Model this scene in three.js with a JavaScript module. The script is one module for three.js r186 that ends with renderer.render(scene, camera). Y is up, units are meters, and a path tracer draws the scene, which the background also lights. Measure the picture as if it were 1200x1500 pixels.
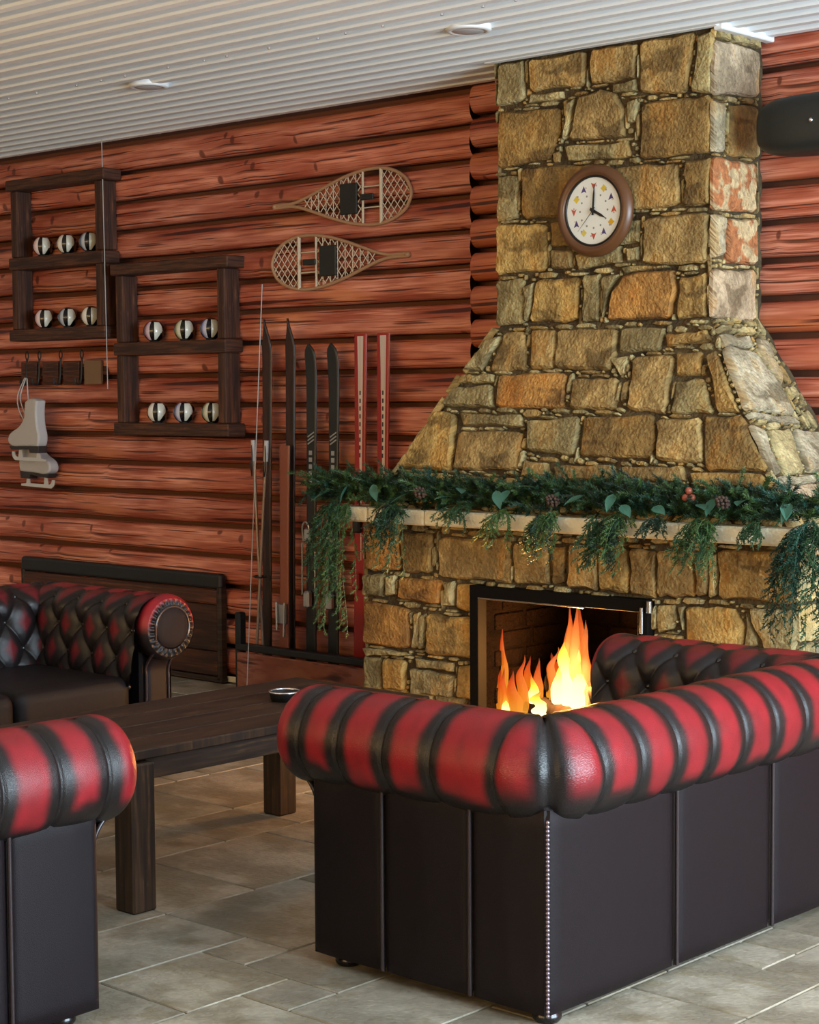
import * as THREE from 'three';
import { RoundedBoxGeometry } from 'three/addons/geometries/RoundedBoxGeometry.js';
import { mergeGeometries, mergeVertices, toCreasedNormals } from 'three/addons/utils/BufferGeometryUtils.js';
import { RectAreaLightUniformsLib } from 'three/addons/lights/RectAreaLightUniformsLib.js';

RectAreaLightUniformsLib.init();
const scene = new THREE.Scene();
const renderer = new THREE.WebGLRenderer();
renderer.toneMapping = THREE.LinearToneMapping;
renderer.toneMappingExposure = 1.0;
renderer.shadowMap.enabled = true;

// ---------- camera ----------
const camera = new THREE.PerspectiveCamera(THREE.MathUtils.radToDeg(2 * Math.atan(750 / 2674)), 1200 / 1500, 0.1, 60);
camera.position.set(0, 1.5, 0);
camera.quaternion.setFromRotationMatrix(new THREE.Matrix4().makeBasis(
  new THREE.Vector3(0.738, -0.006, -0.675).normalize(), new THREE.Vector3(-0.038, 0.998, -0.051).normalize(), new THREE.Vector3(0.674, 0.063, 0.736).normalize()));
scene.add(camera);

// ---------- sky outside and daylight through the windows ----------
scene.background = new THREE.Color().setRGB(0.70, 0.86, 1.0);
scene.backgroundIntensity = 2.0;
const ROOM = { x0: -10.6, x1: 2.0, z0: -6.45, z1: 3.2, h: 2.92 };
// window openings: [centre along the wall, bottom, width, height]
const SIDE_WINDOWS = [[-5.0, 0.7, 1.75, 1.85], [-3.05, 0.7, 1.75, 1.85]];
function daylight(name, x, y, z, w, h, tx, ty, tz, power) {
  const l = new THREE.RectAreaLight(new THREE.Color().setRGB(0.70, 0.87, 1.0), power, w, h);
  l.name = name; l.position.set(x, y, z); l.lookAt(tx, ty, tz); scene.add(l);
}
SIDE_WINDOWS.forEach(([c, b, w, h], i) => daylight('window_daylight', ROOM.x1 - 0.03, b + h / 2, c, w - 0.1, h - 0.1, -5, b + h / 2, c, 31));

// ---------- helpers ----------
function rng(seed) { let a = seed >>> 0; return () => { a = (a + 0x6D2B79F5) >>> 0; let t = a; t = Math.imul(t ^ (t >>> 15), t | 1); t ^= t + Math.imul(t ^ (t >>> 7), t | 61); return ((t ^ (t >>> 14)) >>> 0) / 4294967296; }; }
const hash = (x, y, s) => { let h = Math.imul(x, 374761393) ^ Math.imul(y, 668265263) ^ Math.imul(s, 2246822519); h = Math.imul(h ^ (h >>> 13), 1274126177); return ((h ^ (h >>> 16)) >>> 0) / 4294967296; };
const sm = (t) => t * t * (3 - 2 * t);
const step = (a, b, x) => { const t = Math.min(1, Math.max(0, (x - a) / (b - a))); return sm(t); };
const mix = (a, b, t) => a + (b - a) * t;
function vnoise(x, y, px, py, s) {      // value noise repeating every px, py cells
  const xi = Math.floor(x), yi = Math.floor(y), fx = sm(x - xi), fy = sm(y - yi);
  const m = (v, p) => ((v % p) + p) % p;
  const a = hash(m(xi, px), m(yi, py), s), b = hash(m(xi + 1, px), m(yi, py), s), c = hash(m(xi, px), m(yi + 1, py), s), d = hash(m(xi + 1, px), m(yi + 1, py), s);
  return mix(mix(a, b, fx), mix(c, d, fx), fy);
}
function fbm(u, v, px, py, s, oct = 4) { let r = 0, a = 0.5, n = 0; for (let k = 0; k < oct; k++) { r += a * vnoise(u * px, v * py, px, py, s + k * 17); n += a; a *= 0.55; px *= 2; py *= 2; } return r / n; }
function tex(w, h, fn, srgb = true) {
  const d = new Uint8Array(w * h * 4);
  for (let y = 0; y < h; y++) for (let x = 0; x < w; x++) { const c = fn((x + 0.5) / w, (y + 0.5) / h), i = (y * w + x) * 4; d[i] = Math.max(0, Math.min(255, c[0])); d[i + 1] = Math.max(0, Math.min(255, c[1])); d[i + 2] = Math.max(0, Math.min(255, c[2])); d[i + 3] = c[3] ?? 255; }
  const t = new THREE.DataTexture(d, w, h, THREE.RGBAFormat); t.wrapS = t.wrapT = THREE.RepeatWrapping; t.magFilter = THREE.LinearFilter; t.minFilter = THREE.LinearMipmapLinearFilter; t.generateMipmaps = true;
  if (srgb) t.colorSpace = THREE.SRGBColorSpace; t.needsUpdate = true; return t;
}
const lerp3 = (a, b, t) => [mix(a[0], b[0], t), mix(a[1], b[1], t), mix(a[2], b[2], t)];
const names = new Map();
function numbered(n) { const k = names.get(n) ?? 0; names.set(n, k + 1); return k ? n + '_' + String(k).padStart(3, '0') : n; }
function shadows(o) { o.castShadow = true; o.receiveShadow = true; return o; }
function part(parent, name, geo, mat, pos, rot) {
  const m = shadows(new THREE.Mesh(geo, mat)); m.name = name;
  if (pos) m.position.set(...pos); if (rot) m.rotation.set(...rot);
  parent.add(m); return m;
}
function thing(name, label, category, pos = [0, 0, 0], turn = 0, group) {
  const g = new THREE.Group(); g.name = numbered(name); g.position.set(...pos); g.rotation.y = turn; g.userData = { label, category };
  if (group) g.userData.group = group; scene.add(g); return g;
}
function copyOf(o, label, pos, turn = 0, group) {
  const c = o.clone(); c.name = numbered(o.name); c.userData = { ...o.userData, label }; if (group) c.userData.group = group;
  c.position.set(...pos); c.rotation.y = turn; scene.add(c); return c;
}
function structure(name, label) { const g = new THREE.Group(); g.name = name; g.userData = { kind: 'structure', label, category: name.split('_')[0] }; scene.add(g); return g; }
const at = (g, x, y, z) => { g.translate(x, y, z); return g; };
// plain box with chamfered edges and uv in metres
function cbox(w, h, d, c = 0.004, uo = 0, vo = 0) {
  const x = w / 2, y = h / 2, z = d / 2; c = Math.min(c, x * 0.9, y * 0.9, z * 0.9);
  const P = [], U = [];
  const quad = (a, b, e, f, ax) => { for (const p of [a, b, e, a, e, f]) { P.push(...p); U.push((ax === 0 ? p[2] : p[0]) + uo, (ax === 1 ? p[2] : p[1]) + vo); } };
  const I = (s, v) => s * (v - c);
  for (const s of [-1, 1]) {
    const o = (arr) => (s > 0 ? arr : arr.slice().reverse());
    quad(...o([[s * x, I(-1, y), I(1, z)], [s * x, I(-1, y), I(-1, z)], [s * x, I(1, y), I(-1, z)], [s * x, I(1, y), I(1, z)]]), 0);
    quad(...o([[I(-1, x), s * y, I(1, z)], [I(1, x), s * y, I(1, z)], [I(1, x), s * y, I(-1, z)], [I(-1, x), s * y, I(-1, z)]]), 1);
    quad(...o([[I(-1, x), I(-1, y), s * z], [I(1, x), I(-1, y), s * z], [I(1, x), I(1, y), s * z], [I(-1, x), I(1, y), s * z]]), 2);
    for (const t of [-1, 1]) {
      const q = (arr, ax) => quad(...(s * t > 0 ? arr : arr.slice().reverse()), ax);
      q([[s * x, t * (y - c), z - c], [s * x, t * (y - c), -(z - c)], [s * (x - c), t * y, -(z - c)], [s * (x - c), t * y, z - c]], 0);
      q([[x - c, s * y, t * (z - c)], [-(x - c), s * y, t * (z - c)], [-(x - c), s * (y - c), t * z], [x - c, s * (y - c), t * z]].reverse(), 1);
      q([[s * x, y - c, t * (z - c)], [s * x, -(y - c), t * (z - c)], [s * (x - c), -(y - c), t * z], [s * (x - c), y - c, t * z]].reverse(), 2);
      for (const r of [-1, 1]) {
        const tri = [[s * x, t * (y - c), r * (z - c)], [s * (x - c), t * y, r * (z - c)], [s * (x - c), t * (y - c), r * z]];
        for (const p of (s * t * r > 0 ? tri : tri.reverse())) { P.push(...p); U.push(p[0] + uo, p[1] + vo); }
      }
    }
  }
  const g = new THREE.BufferGeometry(); g.setAttribute('position', new THREE.Float32BufferAttribute(P, 3)); g.setAttribute('uv', new THREE.Float32BufferAttribute(U, 2)); g.computeVertexNormals(); return g;
}
function tube(pts, r, seg = 24, rad = 6, closed = false) { return new THREE.TubeGeometry(new THREE.CatmullRomCurve3(pts.map((p) => new THREE.Vector3(...p)), closed, 'catmullrom', 0.5), seg, r, rad, closed); }
function rod(a, b, r, rad = 6, r2 = r) {
  const A = new THREE.Vector3(...a), B = new THREE.Vector3(...b), d = B.clone().sub(A), g = new THREE.CylinderGeometry(r2, r, d.length(), rad, 1);
  g.applyQuaternion(new THREE.Quaternion().setFromUnitVectors(new THREE.Vector3(0, 1, 0), d.clone().normalize())); g.translate(...A.add(B).multiplyScalar(0.5).toArray()); return g;
}
// a grid surface f(i / nu, j / nv) -> { p, c?, uv? }
function surface(nu, nv, f, flip = false) {
  const P = [], U = [], C = [], I = [];
  for (let j = 0; j <= nv; j++) for (let i = 0; i <= nu; i++) { const r = f(i / nu, j / nv); P.push(...r.p); U.push(...(r.uv ?? [i / nu, j / nv])); if (r.c) C.push(...r.c); }
  for (let j = 0; j < nv; j++) for (let i = 0; i < nu; i++) { const a = j * (nu + 1) + i, b = a + 1, c = a + nu + 1, d = c + 1; if (flip) I.push(a, c, b, b, c, d); else I.push(a, b, c, b, d, c); }
  const g = new THREE.BufferGeometry(); g.setAttribute('position', new THREE.Float32BufferAttribute(P, 3)); g.setAttribute('uv', new THREE.Float32BufferAttribute(U, 2));
  if (C.length) g.setAttribute('color', new THREE.Float32BufferAttribute(C, 3)); g.setIndex(I); g.computeVertexNormals(); return g;
}
const merge = (arr) => mergeGeometries(arr.map((g) => { const n = g.index ? g.toNonIndexed() : g; for (const k of Object.keys(n.attributes)) if (!['position', 'normal', 'uv'].includes(k)) n.deleteAttribute(k); return n; }));
const std = (o) => new THREE.MeshStandardMaterial(o);
const phys = (o) => new THREE.MeshPhysicalMaterial(o);
const lin = (r, g, b) => new THREE.Color().setRGB(r, g, b);

// ---------- textures ----------
function logTexture(seed) {
  const R = rng(seed), knots = []; for (let k = 0; k < 4; k++) knots.push([R(), 0.2 + 0.6 * R(), 0.005 + 0.008 * R(), 0.04 + 0.05 * R()]);
  return tex(1024, 256, (u, v) => {
    let du = 0, kd = 0;
    for (const [ku, kv, a, b] of knots) { let x = Math.abs(u - ku); x = Math.min(x, 1 - x); const d = Math.hypot(x / a, (v - kv) / b); kd = Math.max(kd, 1 - step(0.6, 1.25, d)); du += (v - kv) * 0.5 * Math.exp(-d * d * 0.12); }
    const vv = v + du * 0.35 + 0.03 * (fbm(u, v, 6, 2, seed) - 0.5);
    const fine = fbm(u, vv, 10, 64, seed + 3, 3), mid = fbm(u, vv, 5, 16, seed + 5, 3), big = fbm(u, vv, 6, 4, seed + 9, 3), crack = step(0.66, 0.8, fbm(u, vv, 4, 36, seed + 21, 2));
    let c = lerp3([170, 85, 62], [238, 162, 136], step(0.25, 0.75, 0.5 * mid + 0.5 * big)); c = lerp3(c, [140, 62, 38], 0.5 * step(0.5, 0.78, fine));
    c = lerp3(c, [206, 122, 66], 0.5 * step(0.52, 0.8, fbm(u, v, 3, 3, seed + 31, 3))); c = lerp3(c, [52, 18, 12], 0.75 * crack); c = lerp3(c, [78, 30, 18], 0.6 * kd); return c;
  });
}
const logMaps = [logTexture(11), logTexture(57)];
const stoneMap = tex(512, 512, (u, v) => {
  const a = fbm(u, v, 5, 5, 3, 5), b = fbm(u + 0.13 * a, v + 0.2 * a, 9, 4, 41, 4), c = fbm(u, v, 60, 60, 77, 2), w = fbm(u + 0.2 * b, v, 4, 7, 90, 4);
  let t = lerp3([150, 138, 116], [226, 214, 190], step(0.3, 0.7, 0.6 * a + 0.4 * b)); t = lerp3(t, [182, 140, 84], 0.5 * step(0.5, 0.7, b)); t = lerp3(t, [96, 84, 62], 0.55 * step(0.62, 0.72, w)); const k = 0.86 + 0.28 * c; return [t[0] * k, t[1] * k, t[2] * k];
});
const stoneRust = tex(256, 256, (u, v) => { const a = fbm(u, v, 4, 5, 203, 5), b = fbm(u, v, 14, 12, 241, 3), k = step(0.46, 0.56, 0.6 * a + 0.4 * b); const t = lerp3([200, 176, 134], [176, 112, 68], k), q = 0.82 + 0.36 * fbm(u, v, 30, 30, 261, 2); return t.map((x) => x * q); });
const stoneBump = tex(512, 512, (u, v) => { const a = fbm(u, v, 7, 9, 13, 5), b = fbm(u, v, 40, 40, 87, 3), k = 255 * (0.65 * a + 0.35 * b); return [k, k, k]; }, false);
const tileMap = tex(512, 512, (u, v) => {
  const a = fbm(u, v, 4, 4, 303, 5), w = fbm(u + 0.15 * a, v + 0.1 * a, 6, 14, 331, 4), c = fbm(u, v, 50, 50, 371, 2);
  let t = lerp3([134, 126, 110], [166, 158, 142], step(0.3, 0.7, a)); t = lerp3(t, [130, 117, 90], 0.45 * step(0.55, 0.72, w)); const k = 0.93 + 0.14 * c; return [t[0] * k, t[1] * k, t[2] * k];
});
const tileBump = tex(256, 256, (u, v) => { const k = 255 * (0.7 * fbm(u, v, 6, 10, 403, 4) + 0.3 * fbm(u, v, 40, 40, 431, 2)); return [k, k, k]; }, false);
const darkWood = tex(512, 256, (u, v) => {
  const f = fbm(u, v, 6, 60, 503, 3), m = fbm(u, v, 3, 14, 531, 4), w = fbm(u, v, 9, 9, 555, 4);
  let t = lerp3([46, 32, 22], [98, 72, 50], step(0.3, 0.75, 0.5 * f + 0.5 * m)); return lerp3(t, [150, 118, 84], 0.5 * step(0.58, 0.8, w * 0.6 + f * 0.4));
});
const leatherBump = tex(256, 256, (u, v) => {
  let d1 = 9, d2 = 9; const n = 28, x = u * n, y = v * n, xi = Math.floor(x), yi = Math.floor(y);
  for (let j = -1; j <= 1; j++) for (let i = -1; i <= 1; i++) { const cx = ((xi + i) % n + n) % n, cy = ((yi + j) % n + n) % n, px = xi + i + hash(cx, cy, 5), py = yi + j + hash(cx, cy, 9), d = Math.hypot(px - x, py - y); if (d < d1) { d2 = d1; d1 = d; } else if (d < d2) d2 = d; }
  const k = 255 * Math.min(1, (d2 - d1) * 1.6); return [k, k, k];
}, false);
function clone(t, rx, ry) { const c = t.clone(); c.repeat.set(rx, ry); c.needsUpdate = true; return c; }

// ---------- materials ----------
const M = {};
M.logs = [[0, 1.0, 1.0, 1.0], [1, 0.92, 0.9, 0.9], [0, 0.86, 0.82, 0.82], [1, 1.0, 0.94, 0.92]].map(([k, r, g, b]) => std({ map: logMaps[k], color: lin(r, g, b), roughness: 0.42, bumpMap: logMaps[k], bumpScale: 0.002 }));
M.plaster = std({ color: 0xb0a79a, roughness: 0.8 });
M.ceiling = std({ color: lin(0.84, 0.88, 0.90), roughness: 0.6 });
M.white = std({ color: 0xe6e8e8, roughness: 0.5 });
M.wallCore = std({ color: 0x7a4a34, roughness: 0.9 });
M.grout = std({ color: 0xb4b2aa, roughness: 0.95 });
M.tiles = [[1, 1, 1], [0.9, 0.9, 0.89], [1.04, 1.02, 0.98], [0.95, 0.92, 0.88]].map((c) => std({ map: clone(tileMap, 1.6, 1.6), color: lin(...c), roughness: 0.5, bumpMap: clone(tileBump, 3, 3), bumpScale: 0.004 }));
const stoneTone = { 0: [0.84, 0.77, 0.48], 1: [0.72, 0.54, 0.25], 2: [0.58, 0.40, 0.15], 3: [0.62, 0.55, 0.31], 4: [0.78, 0.44, 0.14], 5: [0.84, 0.62, 0.25], 6: [0.74, 0.72, 0.62], 7: [0.90, 0.76, 0.62], 8: [0.90, 0.80, 0.70] };
const sMap = clone(stoneMap, 1.5, 1.5), sRust = clone(stoneRust, 2.2, 2.2), sBump = clone(stoneBump, 2.5, 2.5);
M.stone = Object.fromEntries(Object.entries(stoneTone).map(([k, c]) => [k, std({ map: sMap, color: lin(...c), roughness: 0.82, bumpMap: sBump, bumpScale: 0.02 })]));
M.stone[9] = std({ map: sRust, color: lin(0.88, 0.86, 0.82), roughness: 0.82, bumpMap: sBump, bumpScale: 0.02 });
M.mortar = std({ map: sMap, color: lin(0.16, 0.13, 0.075), roughness: 0.95, bumpMap: sBump, bumpScale: 0.02 });
M.mantel = std({ color: lin(0.80, 0.72, 0.50), roughness: 0.7, bumpMap: sBump, bumpScale: 0.008 });
M.soot = phys({ specularIntensity: 0.08, map: sMap, color: lin(0.006, 0.0035, 0.003), roughness: 0.95, bumpMap: sBump, bumpScale: 0.02 });
M.iron = std({ color: lin(0.012, 0.009, 0.007), roughness: 0.55 });
M.frame = phys({ color: lin(0.006, 0.005, 0.004), roughness: 0.6, specularIntensity: 0.15 });
M.chrome = std({ color: lin(0.75, 0.75, 0.78), roughness: 0.25, metalness: 1 });
const lb = clone(leatherBump, 12, 12);
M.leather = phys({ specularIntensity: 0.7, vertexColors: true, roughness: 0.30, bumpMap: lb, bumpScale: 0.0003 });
M.panelLeather = phys({ specularIntensity: 0.4, color: lin(0.0085, 0.005, 0.0064), roughness: 0.5, bumpMap: clone(leatherBump, 12, 12), bumpScale: 0.0003 });
M.darkLeather = phys({ specularIntensity: 0.5, color: lin(0.010, 0.007, 0.007), roughness: 0.4, bumpMap: clone(leatherBump, 8, 8), bumpScale: 0.0003 });
M.piping = std({ color: lin(0.03, 0.02, 0.022), roughness: 0.25 });
M.nail = std({ color: lin(0.30, 0.24, 0.28), roughness: 0.35, metalness: 0.9 });
M.foot = std({ color: lin(0.008, 0.007, 0.007), roughness: 0.25 });
M.table = std({ map: clone(darkWood, 1.2, 2), color: lin(0.50, 0.43, 0.33), roughness: 0.55, bumpMap: clone(darkWood, 1.2, 2), bumpScale: 0.003 });
M.tableLeg = std({ map: (() => { const m = clone(darkWood, 1.2, 2); m.rotation = Math.PI / 2; return m; })(), color: lin(0.50, 0.43, 0.33), roughness: 0.5 });
M.postWood = std({ map: (() => { const m = clone(darkWood, 1.5, 4); m.rotation = Math.PI / 2; return m; })(), color: lin(0.92, 0.58, 0.46), roughness: 0.7 });
M.shelfWood = std({ map: clone(darkWood, 1.5, 4), color: lin(0.92, 0.58, 0.46), roughness: 0.7, bumpMap: clone(darkWood, 1.5, 4), bumpScale: 0.004 });
M.panelWood = std({ map: clone(darkWood, 0.8, 2), color: lin(0.36, 0.19, 0.14), roughness: 0.45 });
M.black = std({ color: lin(0.008, 0.008, 0.008), roughness: 0.4 });

// ---------- room shell ----------
const { x0, x1, z0, z1, h: RH } = ROOM;
const PITCH = 0.1595, BULGE = 0.056;
// a log lying along x: rounded front, waney edges
function logGeometry(len, pitch, seed) {
  const n = Math.max(4, Math.round(len / 0.22));
  return surface(n, 18, (u, v) => {
    const x = (u - 0.5) * len, a = (v - 0.5) * Math.PI * 1.6, w = 1 + 0.06 * (vnoise(x * 1.7 + 50, seed, 999, 999, seed) - 0.5), hh = pitch / 2 - 0.0125 + 0.006 * (vnoise(x * 2.3 + 90, 3, 999, 999, seed + 4) - 0.5);
    return { p: [x, Math.sin(a) * hh, Math.sign(Math.cos(a)) * Math.pow(Math.abs(Math.cos(a)), 0.75) * BULGE * w], uv: [x / 1.9 + hash(seed, 1, 7), v + hash(seed, 2, 7)] };
  });
}
const wallBack = structure('wall_back', 'wall of stacked reddish brown varnished logs');
part(wallBack, 'wall_core', cbox(x1 - x0 + 0.6, RH + 0.3, 0.2, 0.002), M.wallCore, [(x0 + x1) / 2, RH / 2, z0 - 0.18]);
function logRun(xa, xb, top, pitch, seed0) {
  const geos = [0, 1, 2, 3, 4].map((k) => logGeometry(xb - xa, pitch, seed0 + k)), R = rng(seed0);
  for (let y = top - pitch / 2, i = 0; y > 0; y -= pitch, i++) part(wallBack, 'log', geos[Math.floor(R() * 5)], M.logs[Math.floor(R() * 4)], [(xa + xb) / 2, y, z0]);
}
logRun(x0, -5.47, 2.897, PITCH, 100);
logRun(-5.468, -4.6, 2.927, 0.152, 200);
logRun(-4.4, x1, 2.945, 0.1515, 300);
part(structure('baseboard_back', 'thin pale skirting strip at the foot of the log wall'), 'skirting_board', cbox(5.0, 0.03, 0.012, 0.003), M.mantel, [-8.0, 0.02, z0 + 0.056]);

// ceiling of white corrugated sheets, ribs along the log wall
const ceiling = structure('ceiling', 'white corrugated metal sheet ceiling');
{
  const rib = 0.125, prof = [[0, 0], [0.028, 0], [0.045, -0.024], [0.085, -0.024], [0.102, 0], [0.125, 0]];
  const sheet = (n, len) => { const P = [], U = [], I = []; let k = 0; for (let r = 0; r < n; r++) for (let i = 0; i < 5; i++) { const [a, b] = [prof[i], prof[i + 1]]; for (const [q, s] of [[a, -1], [a, 1], [b, 1], [b, -1]]) { P.push(s * len / 2, q[1], r * rib + q[0]); U.push(s * len / 2, q[0]); } I.push(k, k + 1, k + 2, k, k + 2, k + 3); k += 4; } const g = new THREE.BufferGeometry(); g.setAttribute('position', new THREE.Float32BufferAttribute(P, 3)); g.setAttribute('uv', new THREE.Float32BufferAttribute(U, 2)); g.setIndex(I); return toCreasedNormals(g, 0.4) ; };
  const len = x1 - x0, g8 = sheet(8, len);
  for (let z = z0 + 0.03, i = 0; z < z1; z += 1.0, i++) part(ceiling, 'corrugated_sheet', g8, M.ceiling, [(x0 + x1) / 2, 2.932, z]);
  part(ceiling, 'ceiling_deck', cbox(x1 - x0 + 0.6, 0.15, z1 - z0 + 0.9, 0.002), M.ceiling, [(x0 + x1) / 2, 3.02, (z0 + z1) / 2]);
  const screw = new THREE.CylinderGeometry(0.006, 0.006, 0.008, 6);
  for (let x = -9.4; x < -4; x += 0.22) for (const z of [-5.13, -6.385]) part(ceiling, 'screw', screw, M.chrome, [x + 0.05 * Math.sin(x * 37), z < -6 ? 2.912 : 2.905, z]);
}

// side, rear and left walls with their window openings
function wallWithWindows(name, label, along, len, fixed, list, inward) {
  const g = structure(name, label), T = 0.22, put = (c, w, yb, h) => { if (w > 0.001 && h > 0.001) part(g, 'wall_panel', along === 'z' ? cbox(T, h, w, 0.002) : cbox(w, h, T, 0.002), M.plaster, along === 'z' ? [fixed - inward * T / 2, yb + h / 2, c] : [c, yb + h / 2, fixed - inward * T / 2]); };
  const s = list.slice().sort((a, b) => a[0] - b[0]); let p = len[0];
  for (const [c, b, w, h] of s) { put((p + c - w / 2) / 2, c - w / 2 - p, 0, RH + 0.1); put(c, w, 0, b); put(c, w, b + h, RH + 0.1 - b - h); p = c + w / 2; }
  put((p + len[1]) / 2, len[1] - p, 0, RH + 0.1); return g;
}
let windowCount = 0;
const pane = phys({ color: 0xffffff, transmission: 1, thickness: 0, roughness: 0.0, ior: 1.5 });
function windowUnit(along, c, b, w, h, fixed, inward) {
  const g = structure('window_' + (++windowCount), 'white framed casement window'); g.userData.category = 'window';
  g.position.set(along === 'z' ? fixed - inward * 0.1 : c, b, along === 'z' ? c : fixed - inward * 0.1); if (along === 'z') g.rotation.y = Math.PI / 2;
  part(g, 'window_frame', merge([at(cbox(w, 0.06, 0.07), 0, 0.03, 0), at(cbox(w, 0.06, 0.07), 0, h - 0.03, 0), at(cbox(0.06, h - 0.12, 0.07), -w / 2 + 0.03, h / 2, 0), at(cbox(0.06, h - 0.12, 0.07), w / 2 - 0.03, h / 2, 0), at(cbox(0.05, h - 0.12, 0.06), 0, h / 2, 0)]), M.white);
  for (const s of [-1, 1]) part(g, 'pane', new THREE.PlaneGeometry(w / 2 - 0.085, h - 0.12), pane, [s * (w / 4 - 0.0125), h / 2, 0]);
}
wallWithWindows('wall_right', 'plain plaster wall with two windows', 'z', [z0 - 0.2, z1 + 0.2], x1, SIDE_WINDOWS, -1);
SIDE_WINDOWS.forEach(([c, b, w, h]) => windowUnit('z', c, b, w, h, x1, -1));
wallWithWindows('wall_rear', 'plain plaster wall with warm strip lamps', 'x', [x0, x1], z1, [], -1);
wallWithWindows('wall_left', 'plain plaster end wall', 'z', [z0 - 0.2, z1 + 0.2], x0, [], 1);

// warm strip lamps on the rear wall, the room's evening light
for (const [x, w] of [[-1.6, 'wall by the windows'], [-3.6, 'wall behind the near sofa'], [-5.6, 'middle of the rear wall'], [-7.6, 'dark end of the room']]) {
  const t = thing('wall_lamp', 'long warm wall lamp on the rear wall, ' + w, 'lamp', [x, 1.95, z1 - 0.002], 0, 'warm lamps on the rear wall');
  part(t, 'housing', cbox(1.3, 0.34, 0.07, 0.01), M.white, [0, 0, -0.035]); part(t, 'diffuser', cbox(1.22, 0.28, 0.02, 0.006), std({ color: 0xffffff, emissive: new THREE.Color().setRGB(1, 0.64, 0.26), emissiveIntensity: 3, roughness: 0.6 }), [0, 0, -0.078]);
  const l = new THREE.RectAreaLight(new THREE.Color().setRGB(1, 0.64, 0.26), 44, 1.22, 0.28); l.name = 'wall_lamp_light'; l.position.set(x, 1.95, z1 - 0.10); l.lookAt(x, 1.95, -5); scene.add(l);
}
// floor of modular stone tiles
const floor = structure('floor', 'pale beige stone tile floor with thin grout joints');
part(floor, 'grout_bed', cbox(x1 - x0 + 0.6, 0.12, z1 - z0 + 0.6, 0.002), M.grout, [(x0 + x1) / 2, -0.066, (z0 + z1) / 2]);
{
  const u = 0.1745, ax = -3.885 - u * 26, az = -3.10 - u * 18.6, NX = 60, NZ = 58, used = new Uint8Array(NX * NZ), R = rng(77), cache = new Map();
  const sizes = [[2, 2], [3, 2], [2, 3], [3, 3], [2, 2], [2, 1], [1, 1]];
  const rest = [];
  for (let k = 0; k < NZ; k++) for (let i = 0; i < NX; i++) {
    if (used[k * NX + i]) continue;
    let pick = [1, 1]; const start = Math.floor(R() * 5);
    for (let t = 0; t < sizes.length; t++) { const [a, b] = sizes[t < 5 ? (start + t) % 5 : t]; let ok = i + a <= NX && k + b <= NZ; for (let q = 0; ok && q < b; q++) for (let p = 0; p < a; p++) if (used[(k + q) * NX + i + p]) { ok = false; break; } if (ok) { pick = [a, b]; break; } }
    const [a, b] = pick; for (let q = 0; q < b; q++) for (let p = 0; p < a; p++) used[(k + q) * NX + i + p] = 1;
    const v = Math.floor(R() * 3), key = a + '_' + b + '_' + v; if (!cache.has(key)) cache.set(key, cbox(a * u - 0.006, 0.014, b * u - 0.006, 0.003, v * 0.37 + a * 0.2, v * 0.71 + b * 0.3));
    const x = ax + (i + a / 2) * u, z = az + (k + b / 2) * u; if (z < z0 + 0.1 || x < x0 || x > x1 - 0.1 || z > z1 - 0.1) continue;
    const pos = [x, -0.007, z], m = M.tiles[Math.floor(R() * 4)];
    if (x > -7.4 && x < -1.3 && z < -1.9 && z > -6.2) part(floor, 'tile', cache.get(key), m, pos); else rest.push(at(cache.get(key).clone(), ...pos));
  }
  const far = part(floor, 'outer_tiles', merge(rest), M.tiles[0]); far.userData.kind = 'stuff';
}

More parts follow.
